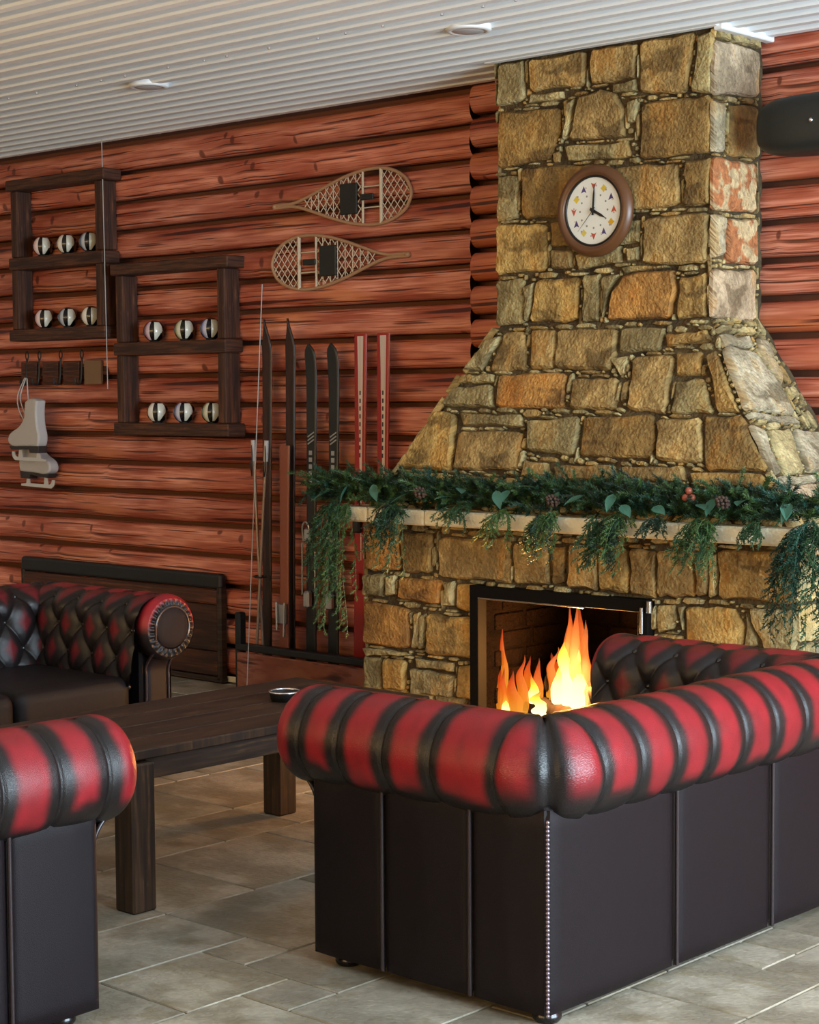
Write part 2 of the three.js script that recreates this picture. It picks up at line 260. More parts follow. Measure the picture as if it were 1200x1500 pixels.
// ---------- fireplace ----------
const STONES = {"shaft_front":[[0,0.018,1.108,0.162,1.106,0.165,0.937,0.012,0.919],[1,0.184,1.103,0.481,1.101,0.486,0.96,0.194,0.968],[1,0.504,1.102,0.735,1.1,0.735,0.96,0.511,0.957],[1,0.749,1.1,1.014,1.099,0.972,0.874,0.75,0.894],[3,1.03,1.099,1.108,1.099,1.101,0.856,0.99,0.873],[0,0.194,0.955,0.375,0.954,0.368,0.92,0.173,0.921],[3,0.622,0.947,0.738,0.951,0.738,0.907,0.611,0.917],[2,0.017,0.901,0.352,0.882,0.352,0.783,0.301,0.679,0.011,0.662],[1,0.441,0.915,0.549,0.938,0.63,0.915,0.681,0.841,0.674,0.73,0.398,0.742],[2,0.755,0.856,1.098,0.85,1.086,0.632,0.749,0.635],[3,0.371,0.727,0.71,0.714,0.71,0.65,0.367,0.661],[0,0.692,0.877,0.745,0.878,0.733,0.78,0.698,0.781],[0,0.391,0.909,0.429,0.913,0.391,0.749,0.371,0.751],[0,0.016,0.63,0.129,0.624,0.128,0.448,0.007,0.444],[2,0.148,0.656,0.534,0.639,0.534,0.419,0.148,0.444],[1,0.549,0.621,0.936,0.607,0.939,0.443,0.556,0.435],[2,0.966,0.611,1.086,0.616,1.082,0.438,0.962,0.435],[5,-0.006,0.432,0.282,0.413,0.282,0.219,-0.007,0.216],[1,0.299,0.306,0.413,0.3,0.413,0.222,0.305,0.223],[3,0.428,0.279,0.674,0.297,0.66,0.231,0.428,0.219],[2,0.299,0.421,0.519,0.413,0.519,0.307,0.299,0.317],[1,0.771,0.401,1.076,0.408,1.068,0.208,0.764,0.219],[3,0.534,0.407,0.754,0.404,0.747,0.305,0.681,0.303,0.534,0.306],[0,0.689,0.291,0.751,0.293,0.747,0.234,0.689,0.234],[3,-0.007,0.191,0.16,0.194,0.154,-0.007,-0.017,-0.008],[5,0.223,0.183,0.451,0.189,0.443,0.017,0.367,-0.007,0.185,0.011],[3,0.471,0.193,0.556,0.191,0.549,-0.013,0.466,-0.004],[4,0.674,0.183,0.913,0.194,0.93,0.115,0.905,-0.006,0.594,-0.012,0.611,0.117],[2,0.941,0.16,1.067,0.175,1.069,-0.026,0.929,-0.003],[0,0.163,0.171,0.211,0.177,0.182,0.017,0.166,0.012],[3,0.57,0.184,0.652,0.186,0.605,0.123,0.573,-0.001],[3,0.66,0.214,0.896,0.209,0.896,0.202,0.667,0.191]],"shaft_side":[[3,0.017,1.102,0.105,1.1,0.101,1.066,0.011,1.069],[0,0.117,1.099,0.328,1.097,0.324,1.067,0.115,1.065],[8,0.005,1.06,0.168,1.064,0.32,1.059,0.322,0.879,-0.001,0.85],[6,-0.014,0.831,0.078,0.828,0.075,0.639,-0.024,0.634],[1,0.095,0.823,0.314,0.841,0.307,0.631,0.101,0.628],[9,-0.024,0.617,0.312,0.617,0.305,0.421,-0.035,0.408],[6,-0.051,0.396,0.077,0.394,0.07,0.231,-0.054,0.225],[9,0.094,0.386,0.305,0.397,0.308,0.215,0.087,0.211],[7,-0.046,0.187,0.308,0.192,0.301,-0.011,-0.056,-0.027]],"hood_front":[[0,-0.573,0.756,-0.505,0.764,-0.568,0.603,-0.679,0.604],[1,-0.492,0.778,-0.386,0.781,-0.33,0.602,-0.531,0.602],[1,-0.35,0.783,-0.218,0.783,-0.189,0.61,-0.313,0.612],[1,-0.206,0.779,0.097,0.776,0.119,0.65,0.094,0.599,-0.181,0.607],[3,0.116,0.775,0.331,0.776,0.322,0.677,0.128,0.666],[2,0.335,0.743,0.541,0.753,0.555,0.712,0.34,0.689],[3,-0.721,0.588,-0.494,0.59,-0.491,0.551,-0.741,0.55],[3,-0.752,0.536,-0.499,0.541,-0.47,0.437,-0.771,0.447],[4,-0.476,0.586,-0.112,0.589,-0.092,0.436,-0.457,0.442],[1,-0.076,0.563,0.149,0.566,0.164,0.427,-0.063,0.436],[1,0.205,0.653,0.397,0.658,0.414,0.413,0.223,0.428],[2,0.406,0.666,0.527,0.669,0.538,0.572,0.427,0.566],[3,0.433,0.547,0.558,0.56,0.631,0.415,0.431,0.415],[2,0.544,0.669,0.588,0.668,0.743,0.421,0.65,0.42],[5,-0.778,0.426,-0.666,0.41,-0.626,0.157,-0.931,0.167],[3,-0.651,0.416,-0.289,0.404,-0.28,0.355,-0.635,0.359],[1,-0.627,0.334,-0.275,0.337,-0.269,0.166,-0.619,0.158],[3,-0.264,0.384,0.003,0.401,0.019,0.236,-0.235,0.248],[2,0.022,0.401,0.358,0.41,0.388,0.319,0.383,0.23,0.038,0.233],[1,0.382,0.39,0.581,0.398,0.627,0.217,0.413,0.22],[2,0.59,0.403,0.759,0.409,0.914,0.194,0.645,0.187],[1,-0.238,0.212,-0.108,0.202,-0.093,0.145,-0.246,0.141],[1,-0.075,0.186,0.238,0.2,0.255,0.132,-0.07,0.123],[1,0.254,0.194,0.558,0.2,0.571,0.141,0.269,0.132],[2,0.577,0.174,0.923,0.182,0.956,0.123,0.592,0.112],[0,0.091,0.65,0.182,0.655,0.183,0.577,0.154,0.576],[5,-0.954,0.141,-0.618,0.144,-0.609,0.041,-1.009,0.028],[1,-0.595,0.138,-0.256,0.134,-0.231,0.038,-0.584,0.026],[2,-0.232,0.115,0.258,0.12,0.277,0.041,-0.207,0.023],[1,0.276,0.117,0.575,0.126,0.592,0.052,0.295,0.041],[1,0.594,0.1,0.974,0.112,1.013,0.039,0.612,0.023]],"hood_side":[[6,0.168,0.773,0.418,0.755,0.476,0.585,0.459,0.454,0.108,0.488],[6,0.515,0.828,0.562,0.803,0.527,0.612,0.488,0.59,0.459,0.751],[0,0.196,0.862,0.531,0.852,0.515,0.837,0.187,0.839],[6,0.206,0.831,0.47,0.82,0.44,0.769,0.178,0.782],[6,0.121,0.472,0.463,0.439,0.467,0.413,0.12,0.448],[6,0.109,0.436,0.189,0.401,0.131,0.196,0.082,0.198],[0,0.2,0.394,0.363,0.398,0.297,0.198,0.157,0.195],[6,0.381,0.396,0.634,0.373,0.603,0.185,0.318,0.202],[6,0.086,0.188,0.365,0.18,0.34,0.154,0.073,0.162],[6,0.38,0.181,0.618,0.171,0.615,0.137,0.354,0.153],[7,0.072,0.153,0.333,0.145,0.299,0.08,0.051,0.093]],"base_front":[[4,0.016,0.923,0.216,0.926,0.235,0.749,0.014,0.737],[2,0.246,0.918,0.416,0.913,0.405,0.745,0.245,0.742],[1,0.455,0.903,0.836,0.917,0.826,0.742,0.453,0.732],[3,0.006,0.719,0.135,0.727,0.137,0.625,0.005,0.622],[0,0.145,0.727,0.204,0.727,0.198,0.635,0.144,0.63],[4,0.22,0.717,0.471,0.718,0.453,0.615,0.215,0.628],[0,0.492,0.72,0.54,0.723,0.53,0.609,0.478,0.611],[5,0.553,0.709,0.659,0.716,0.656,0.596,0.549,0.608],[4,0.005,0.601,0.283,0.588,0.282,0.413,-0.003,0.406],[0,0.305,0.575,0.339,0.574,0.33,0.411,0.294,0.413],[3,0.343,0.572,0.374,0.573,0.363,0.413,0.336,0.413],[5,0.384,0.573,0.658,0.573,0.646,0.401,0.373,0.396],[0,0.002,0.355,0.114,0.357,0.107,0.215,-0.002,0.21],[5,0.125,0.357,0.261,0.356,0.25,0.222,0.124,0.215],[0,0.287,0.329,0.536,0.324,0.525,0.222,0.286,0.217],[5,0.557,0.362,0.657,0.372,0.654,0.222,0.546,0.223],[0,0.313,0.374,0.545,0.376,0.536,0.334,0.303,0.336],[0,0.005,0.393,0.272,0.396,0.292,0.383,0.005,0.361],[1,0.76,0.908,0.843,0.905,0.85,0.73,0.755,0.73],[1,0.856,0.9,1.039,0.897,1.054,0.74,0.866,0.731],[2,1.054,0.892,1.129,0.896,1.128,0.745,1.063,0.741],[1,1.143,0.907,1.282,0.91,1.289,0.729,1.136,0.735],[5,1.293,0.91,1.432,0.906,1.439,0.731,1.298,0.73],[1,1.442,0.906,1.567,0.906,1.567,0.719,1.447,0.725],[1,1.57,0.905,1.74,0.909,1.749,0.739,1.57,0.726],[1,1.746,0.908,1.804,0.91,1.8,0.739,1.755,0.739],[0,1.809,0.91,1.84,0.91,1.841,0.739,1.806,0.738],[2,1.846,0.924,2.203,0.933,2.2,0.741,1.847,0.739],[3,1.571,0.694,1.651,0.7,1.665,0.65,1.641,0.605,1.571,0.59],[0,1.671,0.7,1.693,0.701,1.689,0.6,1.676,0.646],[5,1.699,0.698,1.931,0.71,1.96,0.648,1.95,0.545,1.7,0.533],[0,1.971,0.704,1.989,0.66,2.024,0.572,1.963,0.562],[0,1.984,0.714,2.2,0.724,2.195,0.567,2.05,0.559,1.989,0.675],[3,1.571,0.582,1.693,0.59,1.693,0.527,1.571,0.521]]};
const fireplace = thing('fireplace', 'tall rustic stone fireplace with flared hood and burning fire', 'fireplace', [-4.475, 0, -6.41]);
const FX = -4.475, FZ = -6.41, V3 = (x, y, z) => new THREE.Vector3(x - FX, y, z - FZ);
const OPEN = { x0: -4.92, x1: -4.03, y0: 0.10, y1: 0.715 };
// rough backing of mortar behind the stones, 2 cm under their faces
{
  const b = (xa, xb, ya, yb, za, zb) => at(cbox(xb - xa, yb - ya, zb - za, 0.002), (xa + xb) / 2 - FX, (ya + yb) / 2, (za + zb) / 2 - FZ);
  part(fireplace, 'shaft_core', b(-5.01, -3.94, 1.79, 2.95, -6.41, -6.06), M.mortar);
  part(fireplace, 'mortar_core', merge([b(-5.555, OPEN.x0, 0, 0.955, -6.41, -5.79), b(OPEN.x1, -3.395, 0, 0.955, -6.41, -5.79), b(OPEN.x0, OPEN.x1, OPEN.y1, 0.955, -6.41, -5.79), b(OPEN.x0, OPEN.x1, 0, OPEN.y0, -6.41, -5.79)]), M.mortar);
  const f = (y) => { const t = (y - 1.015) / (1.80 - 1.015); return { w: mix(1.045, 0.535, t), z: mix(-5.79, -6.06, t) }; }, A = f(1.015), B = f(1.80), zb = -6.41;
  const q = [[-A.w, 1.015, A.z], [A.w, 1.015, A.z], [B.w, 1.8, B.z], [-B.w, 1.8, B.z], [-A.w, 1.015, zb], [A.w, 1.015, zb], [B.w, 1.8, zb], [-B.w, 1.8, zb]].map((p) => [p[0], p[1], p[2] - FZ]);
  const P = [], U = [], quad = (a, b, c, d) => { for (const k of [a, b, c, a, c, d]) { P.push(...q[k]); U.push(q[k][0] + q[k][2], q[k][1]); } };
  quad(0, 1, 2, 3); quad(1, 5, 6, 2); quad(4, 0, 3, 7); quad(5, 4, 7, 6); quad(3, 2, 6, 7); quad(1, 0, 4, 5);
  const g = new THREE.BufferGeometry(); g.setAttribute('position', new THREE.Float32BufferAttribute(P, 3)); g.setAttribute('uv', new THREE.Float32BufferAttribute(U, 2)); g.computeVertexNormals();
  part(fireplace, 'hood_core', g, M.mortar);
}
// one rough stone from its outline on a face; sides rounded over, face slightly uneven
function stoneGeometry(poly, depth, R) {
  const area = (p) => p.reduce((s, a, i) => { const b = p[(i + 1) % p.length]; return s + a[0] * b[1] - b[0] * a[1]; }, 0) / 2;
  poly = poly.filter((p, i) => { const q = poly[(i + 1) % poly.length]; return Math.hypot(p[0] - q[0], p[1] - q[1]) > 0.002; });
  if (area(poly) < 0) poly = poly.slice().reverse();
  const cx = poly.reduce((s, p) => s + p[0], 0) / poly.length, cy = poly.reduce((s, p) => s + p[1], 0) / poly.length;
  const out = [];
  poly.forEach((p, i) => { const q = poly[(i + 1) % poly.length], L = Math.hypot(q[0] - p[0], q[1] - p[1]), n = Math.max(1, Math.min(5, Math.round(L / 0.05)));
    for (let k = 0; k < n; k++) { const t = k === 0 ? 0.06 : k / n, e = (R() - 0.5) * Math.min(0.012, L * 0.1); out.push([mix(p[0], q[0], t) + e * (q[1] - p[1]) / L, mix(p[1], q[1], t) - e * (q[0] - p[0]) / L]); } if (n > 1) out.push([mix(p[0], q[0], 0.94), mix(p[1], q[1], 0.94)]); });
  const N = out.length, size = Math.sqrt(Math.abs(area(poly))), inset = Math.min(0.012, size * 0.12);
  const P = [], U = [], I = [], ou = R() * 5, ov = R() * 5, push = (x, y, z) => { P.push(x, y, z); U.push(x + ou, y + z + ov); };
  const ring = (d, z, jit) => { for (const [x, y] of out) { const l = Math.hypot(x - cx, y - cy) || 1, k = Math.max(0, 1 - d / l); push(cx + (x - cx) * k, cy + (y - cy) * k, z + (R() - 0.5) * jit); } };
  ring(0.002, -0.004, 0); ring(0.002, depth * 0.55, 0.002); ring(inset, depth, 0.003); ring(inset + size * 0.22, depth + 0.002, 0.005); push(cx, cy, depth + 0.003);
  for (let r = 0; r < 3; r++) for (let i = 0; i < N; i++) { const a = r * N + i, b = r * N + (i + 1) % N; I.push(a, b, a + N, b, b + N, a + N); }
  for (let i = 0; i < N; i++) I.push(3 * N + i, 3 * N + (i + 1) % N, 4 * N);
  const g = new THREE.BufferGeometry(); g.setAttribute('position', new THREE.Float32BufferAttribute(P, 3)); g.setAttribute('uv', new THREE.Float32BufferAttribute(U, 2)); g.setIndex(I); return toCreasedNormals(g, 0.7);
}
function faceFrame(O, U, V) { const u = new THREE.Vector3(...U).normalize(), v = new THREE.Vector3(...V).normalize(), n = u.clone().cross(v); return new THREE.Matrix4().makeBasis(u, v, n).setPosition(V3(...O).addScaledVector(n, -0.022)); }
const inPoly = (p, q) => { let r = false; for (let i = 0, j = q.length - 1; i < q.length; j = i++) if ((q[i][1] > p[1]) !== (q[j][1] > p[1]) && p[0] < (q[j][0] - q[i][0]) * (p[1] - q[i][1]) / (q[j][1] - q[i][1]) + q[i][0]) r = !r; return r; };
const distPoly = (p, q) => { if (inPoly(p, q)) return 0; let d = 9; for (let i = 0; i < q.length; i++) { const a = q[i], b = q[(i + 1) % q.length], dx = b[0] - a[0], dy = b[1] - a[1], t = Math.max(0, Math.min(1, ((p[0] - a[0]) * dx + (p[1] - a[1]) * dy) / (dx * dx + dy * dy))); d = Math.min(d, Math.hypot(p[0] - a[0] - t * dx, p[1] - a[1] - t * dy)); } return d; };
function stoneFace(list, frame, bound, seed, hole) {
  const R = rng(seed), polys = [], chips = [];
  for (const [tone, ...c] of list) {
    const poly = []; for (let i = 0; i < c.length; i += 2) { const b = bound(c[i + 1]); poly.push([Math.max(b[0], Math.min(b[1], c[i])), Math.max(b[2], Math.min(b[3], c[i + 1]))]); }
    const w = Math.max(...poly.map((p) => p[0])) - Math.min(...poly.map((p) => p[0])), h = Math.max(...poly.map((p) => p[1])) - Math.min(...poly.map((p) => p[1])); if (w < 0.01 || h < 0.01) continue;
    polys.push(poly); const m = part(fireplace, 'stone', stoneGeometry(poly, 0.019 + 0.012 * R(), R), M.stone[tone]); m.applyMatrix4(frame);
  }
  // small chips wedged into the joints
  const B = bound(0), BT = bound(99), lo = [Math.min(B[0], BT[0]), B[2]], hi = [Math.max(B[1], BT[1]), B[3]];
  for (let k = 0; k < 5200; k++) {
    const p = [mix(lo[0], hi[0], R()), mix(lo[1], hi[1], R())], b = bound(p[1]); if (p[0] < b[0] + 0.006 || p[0] > b[1] - 0.006 || (hole && hole(p))) continue;
    let d = Math.min(p[0] - b[0], b[1] - p[0], p[1] - b[2] + 0.01, b[3] - p[1] + 0.01, 0.045); for (const q of polys) { d = Math.min(d, distPoly(p, q)); if (d < 0.006) break; } if (d < 0.006) continue;
    // stretch along the joint: try longer to the side or up
    let sx = d, sy = d * 0.9; const free = (x, y) => x > b[0] && x < b[1] && !polys.some((q) => distPoly([x, y], q) < 0.004) && !(hole && hole([x, y]));
    while (sx < 0.05 && free(p[0] + sx + 0.008, p[1]) && free(p[0] - sx - 0.008, p[1])) sx += 0.008;
    if (sx < d * 1.6) while (sy < 0.05 && free(p[0], p[1] + sy + 0.008) && free(p[0], p[1] - sy - 0.008)) sy += 0.008;
    const n = 6, poly = []; for (let i = 0; i < n; i++) { const a = (i + 0.3 * R()) / n * 2 * Math.PI; poly.push([p[0] + 0.92 * sx * Math.sign(Math.cos(a)) * Math.pow(Math.abs(Math.cos(a)), 0.6), p[1] + 0.92 * sy * Math.sign(Math.sin(a)) * Math.pow(Math.abs(Math.sin(a)), 0.6)]); }
    polys.push(poly); const g = stoneGeometry(poly, 0.012 + 0.010 * R(), R); g.applyMatrix4(frame); chips.push([g, R()]);
  }
  for (const [tone, a, b] of [[0, 0, 0.4], [3, 0.4, 0.75], [1, 0.75, 1.01]]) { const s = chips.filter((c) => c[1] >= a && c[1] < b).map((c) => c[0]); if (s.length) { const m = part(fireplace, 'joint_chips', merge(s), M.stone[tone]); m.userData.kind = 'stuff'; } }
}
// coursed rough stones for the parts nobody digitised
function courses(wide, tall, seed, base = 0) { const R = rng(seed), out = []; for (let y = base; y < tall - 0.03;) { const h = Math.min(tall - y, 0.10 + 0.09 * R()); for (let x = 0; x < wide - 0.02;) { const w = Math.min(wide - x, 0.09 + 0.2 * R()), t = [0, 1, 1, 2, 3, 5, 6][Math.floor(R() * 7)]; out.push([t, x + 0.005, y + 0.005, x + w - 0.006, y + 0.005, x + w - 0.006, y + h - 0.006, x + 0.005, y + h - 0.006]); x += w; } y += h; } return out; }
{
  const S = STONES, slope = [0, 0.76, -0.27], HL = Math.hypot(0.76, 0.27), SL = Math.hypot(0.495, 0.76);
  stoneFace(S.shaft_front, faceFrame([-5.03, 1.80, -6.04], [1, 0, 0], [0, 1, 0]), () => [0.0, 1.088, 0.0, 1.10], 1);
  stoneFace(S.shaft_side, faceFrame([-3.92, 1.80, -6.04], [0, 0, -1], [0, 1, 0]), () => [0, 0.325, -0.01, 1.10], 2);
  stoneFace(courses(0.36, 1.1, 31), faceFrame([-5.03, 1.80, -6.40], [0, 0, 1], [0, 1, 0]), () => [0, 0.34, 0, 1.10], 3);
  stoneFace(S.hood_front, faceFrame([FX, 1.04, -5.77], [1, 0, 0], slope), (v) => { const w = 1.05 - 0.495 * Math.min(1, Math.max(0, v / HL)); return [-w, w - 0.02, -0.02, HL - 0.01]; }, 4);
  stoneFace(S.hood_side, faceFrame([-3.425, 1.04, -5.77], [0, 0, -1], [-0.495, 0.76, 0]), (v) => [0.27 * Math.min(1, Math.max(0, v / SL)), 0.6, -0.02, SL], 5);
  stoneFace(courses(0.6, SL, 35), faceFrame([-5.525, 1.04, -6.37], [0, 0, 1], [0.495, 0.76, 0]), (v) => [0, 0.6 - 0.27 * Math.min(1, Math.max(0, v / SL)), 0, SL], 6);
  const inHole = (p) => { const x = -5.575 + p[0]; return x > OPEN.x0 - 0.004 && x < OPEN.x1 + 0.004 && p[1] < OPEN.y1; };
  const low = courses(2.2, 0.235, 37).filter((s) => !inHole([s[1], 0.1]) && !inHole([s[3], 0.1]));
  stoneFace([...S.base_front, ...low, ...courses(0.55, 0.36, 39).slice(-6).map((s) => s.map((c, i) => (i % 2 === 1 ? c + 1.62 : c)))], faceFrame([-5.575, 0, -5.77], [1, 0, 0], [0, 1, 0]), () => [0, 2.18, 0.0, 0.945], 7, inHole);
  stoneFace(courses(0.6, 0.95, 41).map((s) => [[0, 6, 6, 3, 7][Math.abs(Math.round(s[1] * 97)) % 5], ...s.slice(1)]), faceFrame([-3.375, 0, -5.77], [0, 0, -1], [0, 1, 0]), () => [0, 0.6, 0, 0.95], 8);
  stoneFace(courses(0.6, 0.95, 43), faceFrame([-5.575, 0, -6.37], [0, 0, 1], [0, 1, 0]), () => [0, 0.58, 0, 0.95], 9);
}
// mantel shelf of thick pale slabs
{
  const R = rng(91); let x = -5.65; for (const w of [0.19, 0.33, 0.34, 0.27, 0.32, 0.35, 0.33, 0.215]) { part(fireplace, 'mantel_slab', cbox(w - 0.004, 0.064, 0.70, 0.008, R() * 4, R() * 4), M.mantel, [x + w / 2 - FX, 0.987 + 0.002 * R(), -6.04 + 0.006 * R() - FZ]); x += w; }
}
// trim under the ceiling on the lit side of the chimney, and along its front
part(fireplace, 'ceiling_trim', cbox(0.04, 0.03, 0.38, 0.004), M.white, [-3.90 - FX, 2.907, -6.21 - FZ]);
part(fireplace, 'ceiling_trim', cbox(1.16, 0.02, 0.04, 0.004), M.white, [-4.475 - FX, 2.915, -6.02 - FZ]);
// firebox
{
  const b = (xa, xb, ya, yb, za, zb) => at(cbox(xb - xa, yb - ya, zb - za, 0.002), (xa + xb) / 2 - FX, (ya + yb) / 2, (za + zb) / 2 - FZ);
  part(fireplace, 'firebox_lining', merge([b(OPEN.x0 - 0.001, OPEN.x0 + 0.03, 0.1, 0.715, -6.40, -5.80), b(OPEN.x1 - 0.03, OPEN.x1 + 0.001, 0.1, 0.715, -6.40, -5.80), b(OPEN.x0, OPEN.x1, 0.1, 0.715, -6.405, -6.37), b(OPEN.x0, OPEN.x1, 0.685, 0.716, -6.38, -5.84), b(OPEN.x0, OPEN.x1, 0.095, 0.115, -6.38, -5.79)]), M.soot);
  // fire bricks standing proud of the lining
  const brick = cbox(0.19, 0.066, 0.012, 0.004), R = rng(95);
  for (let r = 0; r < 7; r++) for (let k = 0; k < 4; k++) part(fireplace, 'fire_brick', brick, M.soot, [-4.78 + k * 0.205 + (r % 2) * 0.06 - FX + 0.02, 0.16 + r * 0.078, -6.366 - FZ + 0.003 * R()]);
  for (const [x, s] of [[OPEN.x0 + 0.033, 1], [OPEN.x1 - 0.033, -1]]) for (let r = 0; r < 7; r++) for (let k = 0; k < 2; k++) part(fireplace, 'fire_brick', brick, M.soot, [x - FX, 0.16 + r * 0.078, -6.22 + k * 0.21 + (r % 2) * 0.05 - FZ], [0, Math.PI / 2, 0]);
  part(fireplace, 'opening_frame', merge([b(OPEN.x0 - 0.005, OPEN.x1 + 0.005, 0.665, 0.715, -5.80, -5.745), b(OPEN.x0 - 0.005, OPEN.x0 + 0.042, 0.08, 0.665, -5.80, -5.745), b(OPEN.x1 - 0.042, OPEN.x1 + 0.005, 0.08, 0.665, -5.80, -5.745)]), M.frame);
  part(fireplace, 'frame_lip', b(OPEN.x0 + 0.04, OPEN.x1 - 0.3, 0.660, 0.666, -5.752, -5.742), M.chrome);
  part(fireplace, 'damper_handle', merge([rod([-4.047 - FX, 0.685, -5.735 - FZ], [-4.047 - FX, 0.585, -5.735 - FZ], 0.007, 8)]), M.chrome);
  part(fireplace, 'damper_handle', merge([rod([-4.012 - FX, 0.712, -5.735 - FZ], [-4.012 - FX, 0.668, -5.735 - FZ], 0.011, 8)]), M.chrome);
}
// burning wood and flames
const bark = std({ map: clone(darkWood, 2, 2), color: lin(0.25, 0.16, 0.11), roughness: 0.9, bumpMap: clone(darkWood, 2, 2), bumpScale: 0.01 });
{
  const G = 'logs burning in the fireplace';
  for (const [label, a, b, r] of [['charred log lying across the back of the hearth', [-4.86, 0.20, -6.16], [-4.14, 0.195, -6.14], 0.055], ['charred log at the front of the hearth under the flames', [-4.83, 0.19, -5.99], [-4.25, 0.19, -5.93], 0.048], ['split log leaning up over the burning hearth logs', [-4.74, 0.285, -6.04], [-4.38, 0.33, -6.12], 0.042], ['short burning log end resting right of the tall flame', [-4.44, 0.27, -5.93], [-4.30, 0.32, -6.03], 0.045]]) {
    const t = thing('firewood_log', label, 'firewood', [0, 0, 0], 0, G); part(t, 'bark', rod(a, b, r, 10, r * 0.9), bark);
    const d = new THREE.Vector3(...b).sub(new THREE.Vector3(...a)).normalize(), e = [b[0] + d.x * 0.002, b[1] + d.y * 0.002, b[2] + d.z * 0.002]; part(t, 'cut_end', rod([b[0] - d.x * 0.01, b[1] - d.y * 0.01, b[2] - d.z * 0.01], e, r * 0.8, 10), std({ color: lin(0.3, 0.14, 0.05), roughness: 0.9 }));
  }
  const ember = thing('fire_grate', 'dark iron grate under the burning logs', 'grate', [-4.5, 0.115, -6.04]);
  for (let k = -4; k <= 4; k++) part(ember, 'grate_bar', rod([k * 0.085, 0.012, -0.16], [k * 0.085, 0.012, 0.18], 0.009, 6), M.iron);
  const grad = (stops) => tex(8, 128, (u, v) => { for (let i = 1; i < stops.length; i++) if (v <= stops[i][0]) { const t = (v - stops[i - 1][0]) / (stops[i][0] - stops[i - 1][0]); return lerp3(stops[i - 1][1], stops[i][1], t); } return stops.at(-1)[1]; });
  const hot = grad([[0, [255, 236, 170]], [0.45, [255, 226, 130]], [0.7, [255, 170, 40]], [0.9, [250, 96, 16]], [1, [190, 40, 10]]]);
  const warm = grad([[0, [255, 176, 50]], [0.4, [255, 130, 24]], [0.75, [235, 74, 14]], [1, [130, 22, 8]]]);
  const flameMat = [std({ color: 0x000000, emissive: 0xffffff, emissiveMap: hot, emissiveIntensity: 2.4, roughness: 1 }), std({ color: 0x000000, emissive: 0xffffff, emissiveMap: warm, emissiveIntensity: 0.85, roughness: 1, transparent: true, opacity: 0.75 })];
  const fire = thing('fire', 'tall orange and yellow flames rising from the hearth logs', 'flame', [-4.55, 0.2, -5.96]);
  const R = rng(7);
  // a licking tongue: tapering, swaying, drawn out to a point
  const tongue = (h, w, seed) => surface(10, 22, (u, v) => { const a = u * 2 * Math.PI, k = Math.pow(Math.sin(Math.PI * Math.pow(Math.min(1, v * 0.92 + 0.08), 0.55)), 0.9) * (1 - v * v * 0.3), sx = w * 0.9 * v * (vnoise(v * 3.2, seed, 99, 99, seed) - 0.5) * 2, sz = w * 0.5 * v * (vnoise(v * 3 + 9, seed, 99, 99, seed + 3) - 0.5) * 2, r = w * Math.max(0.001, k) * (1 + 0.35 * (vnoise(v * 6, u * 6, 99, 6, seed + 8) - 0.5)); return { p: [Math.cos(a) * r + sx, v * h, Math.sin(a) * r * 0.6 + sz], uv: [u, v] }; });
  const T = [ // x, y, z, height, half width, kind
    [-0.02, 0, 0, 0.33, 0.055, 0], [0.035, 0, 0.01, 0.27, 0.045, 0], [-0.065, 0.0, 0.0, 0.24, 0.04, 0], [0.0, 0.0, -0.03, 0.46, 0.06, 1], [-0.045, 0.02, -0.02, 0.38, 0.045, 1], [0.05, 0.02, -0.02, 0.36, 0.045, 1], [0.095, 0.0, 0, 0.2, 0.04, 1], [-0.10, 0, -0.01, 0.26, 0.035, 1], [0.02, 0.1, 0.005, 0.36, 0.03, 1], [-0.03, 0.15, -0.01, 0.30, 0.022, 1], [0.13, 0, -0.03, 0.15, 0.035, 1],
    [-0.20, -0.02, 0.0, 0.15, 0.035, 0], [-0.15, -0.03, 0.02, 0.10, 0.05, 0], [-0.20, -0.02, -0.01, 0.22, 0.035, 1], [-0.25, -0.03, 0, 0.14, 0.03, 1], [-0.27, 0.0, -0.05, 0.2, 0.03, 1],
    [-0.335, -0.05, 0.06, 0.22, 0.042, 1], [-0.27, -0.05, 0.06, 0.20, 0.04, 1], [-0.36, -0.05, 0.05, 0.17, 0.03, 1], [-0.24, -0.04, 0.03, 0.26, 0.03, 1], [-0.30, -0.06, 0.07, 0.22, 0.028, 1], [-0.30, -0.06, 0.075, 0.12, 0.025, 0], [-0.325, 0.05, 0.05, 0.29, 0.02, 1], [-0.345, -0.03, 0.05, 0.3, 0.018, 1], [-0.15, 0.02, -0.08, 0.2, 0.05, 1]];
  T.forEach(([x, y, z, h, w, k], i) => part(fire, 'flame_tongue', tongue(h, w, 20 + i * 3), flameMat[k], [x, y, z]));
  const lamp = new THREE.PointLight(new THREE.Color().setRGB(1.0, 0.45, 0.11), 8, 0, 2); lamp.name = 'fire_light'; lamp.shadow.radius = 5; lamp.castShadow = true; lamp.position.set(-4.5, 0.40, -5.88); scene.add(lamp);
}

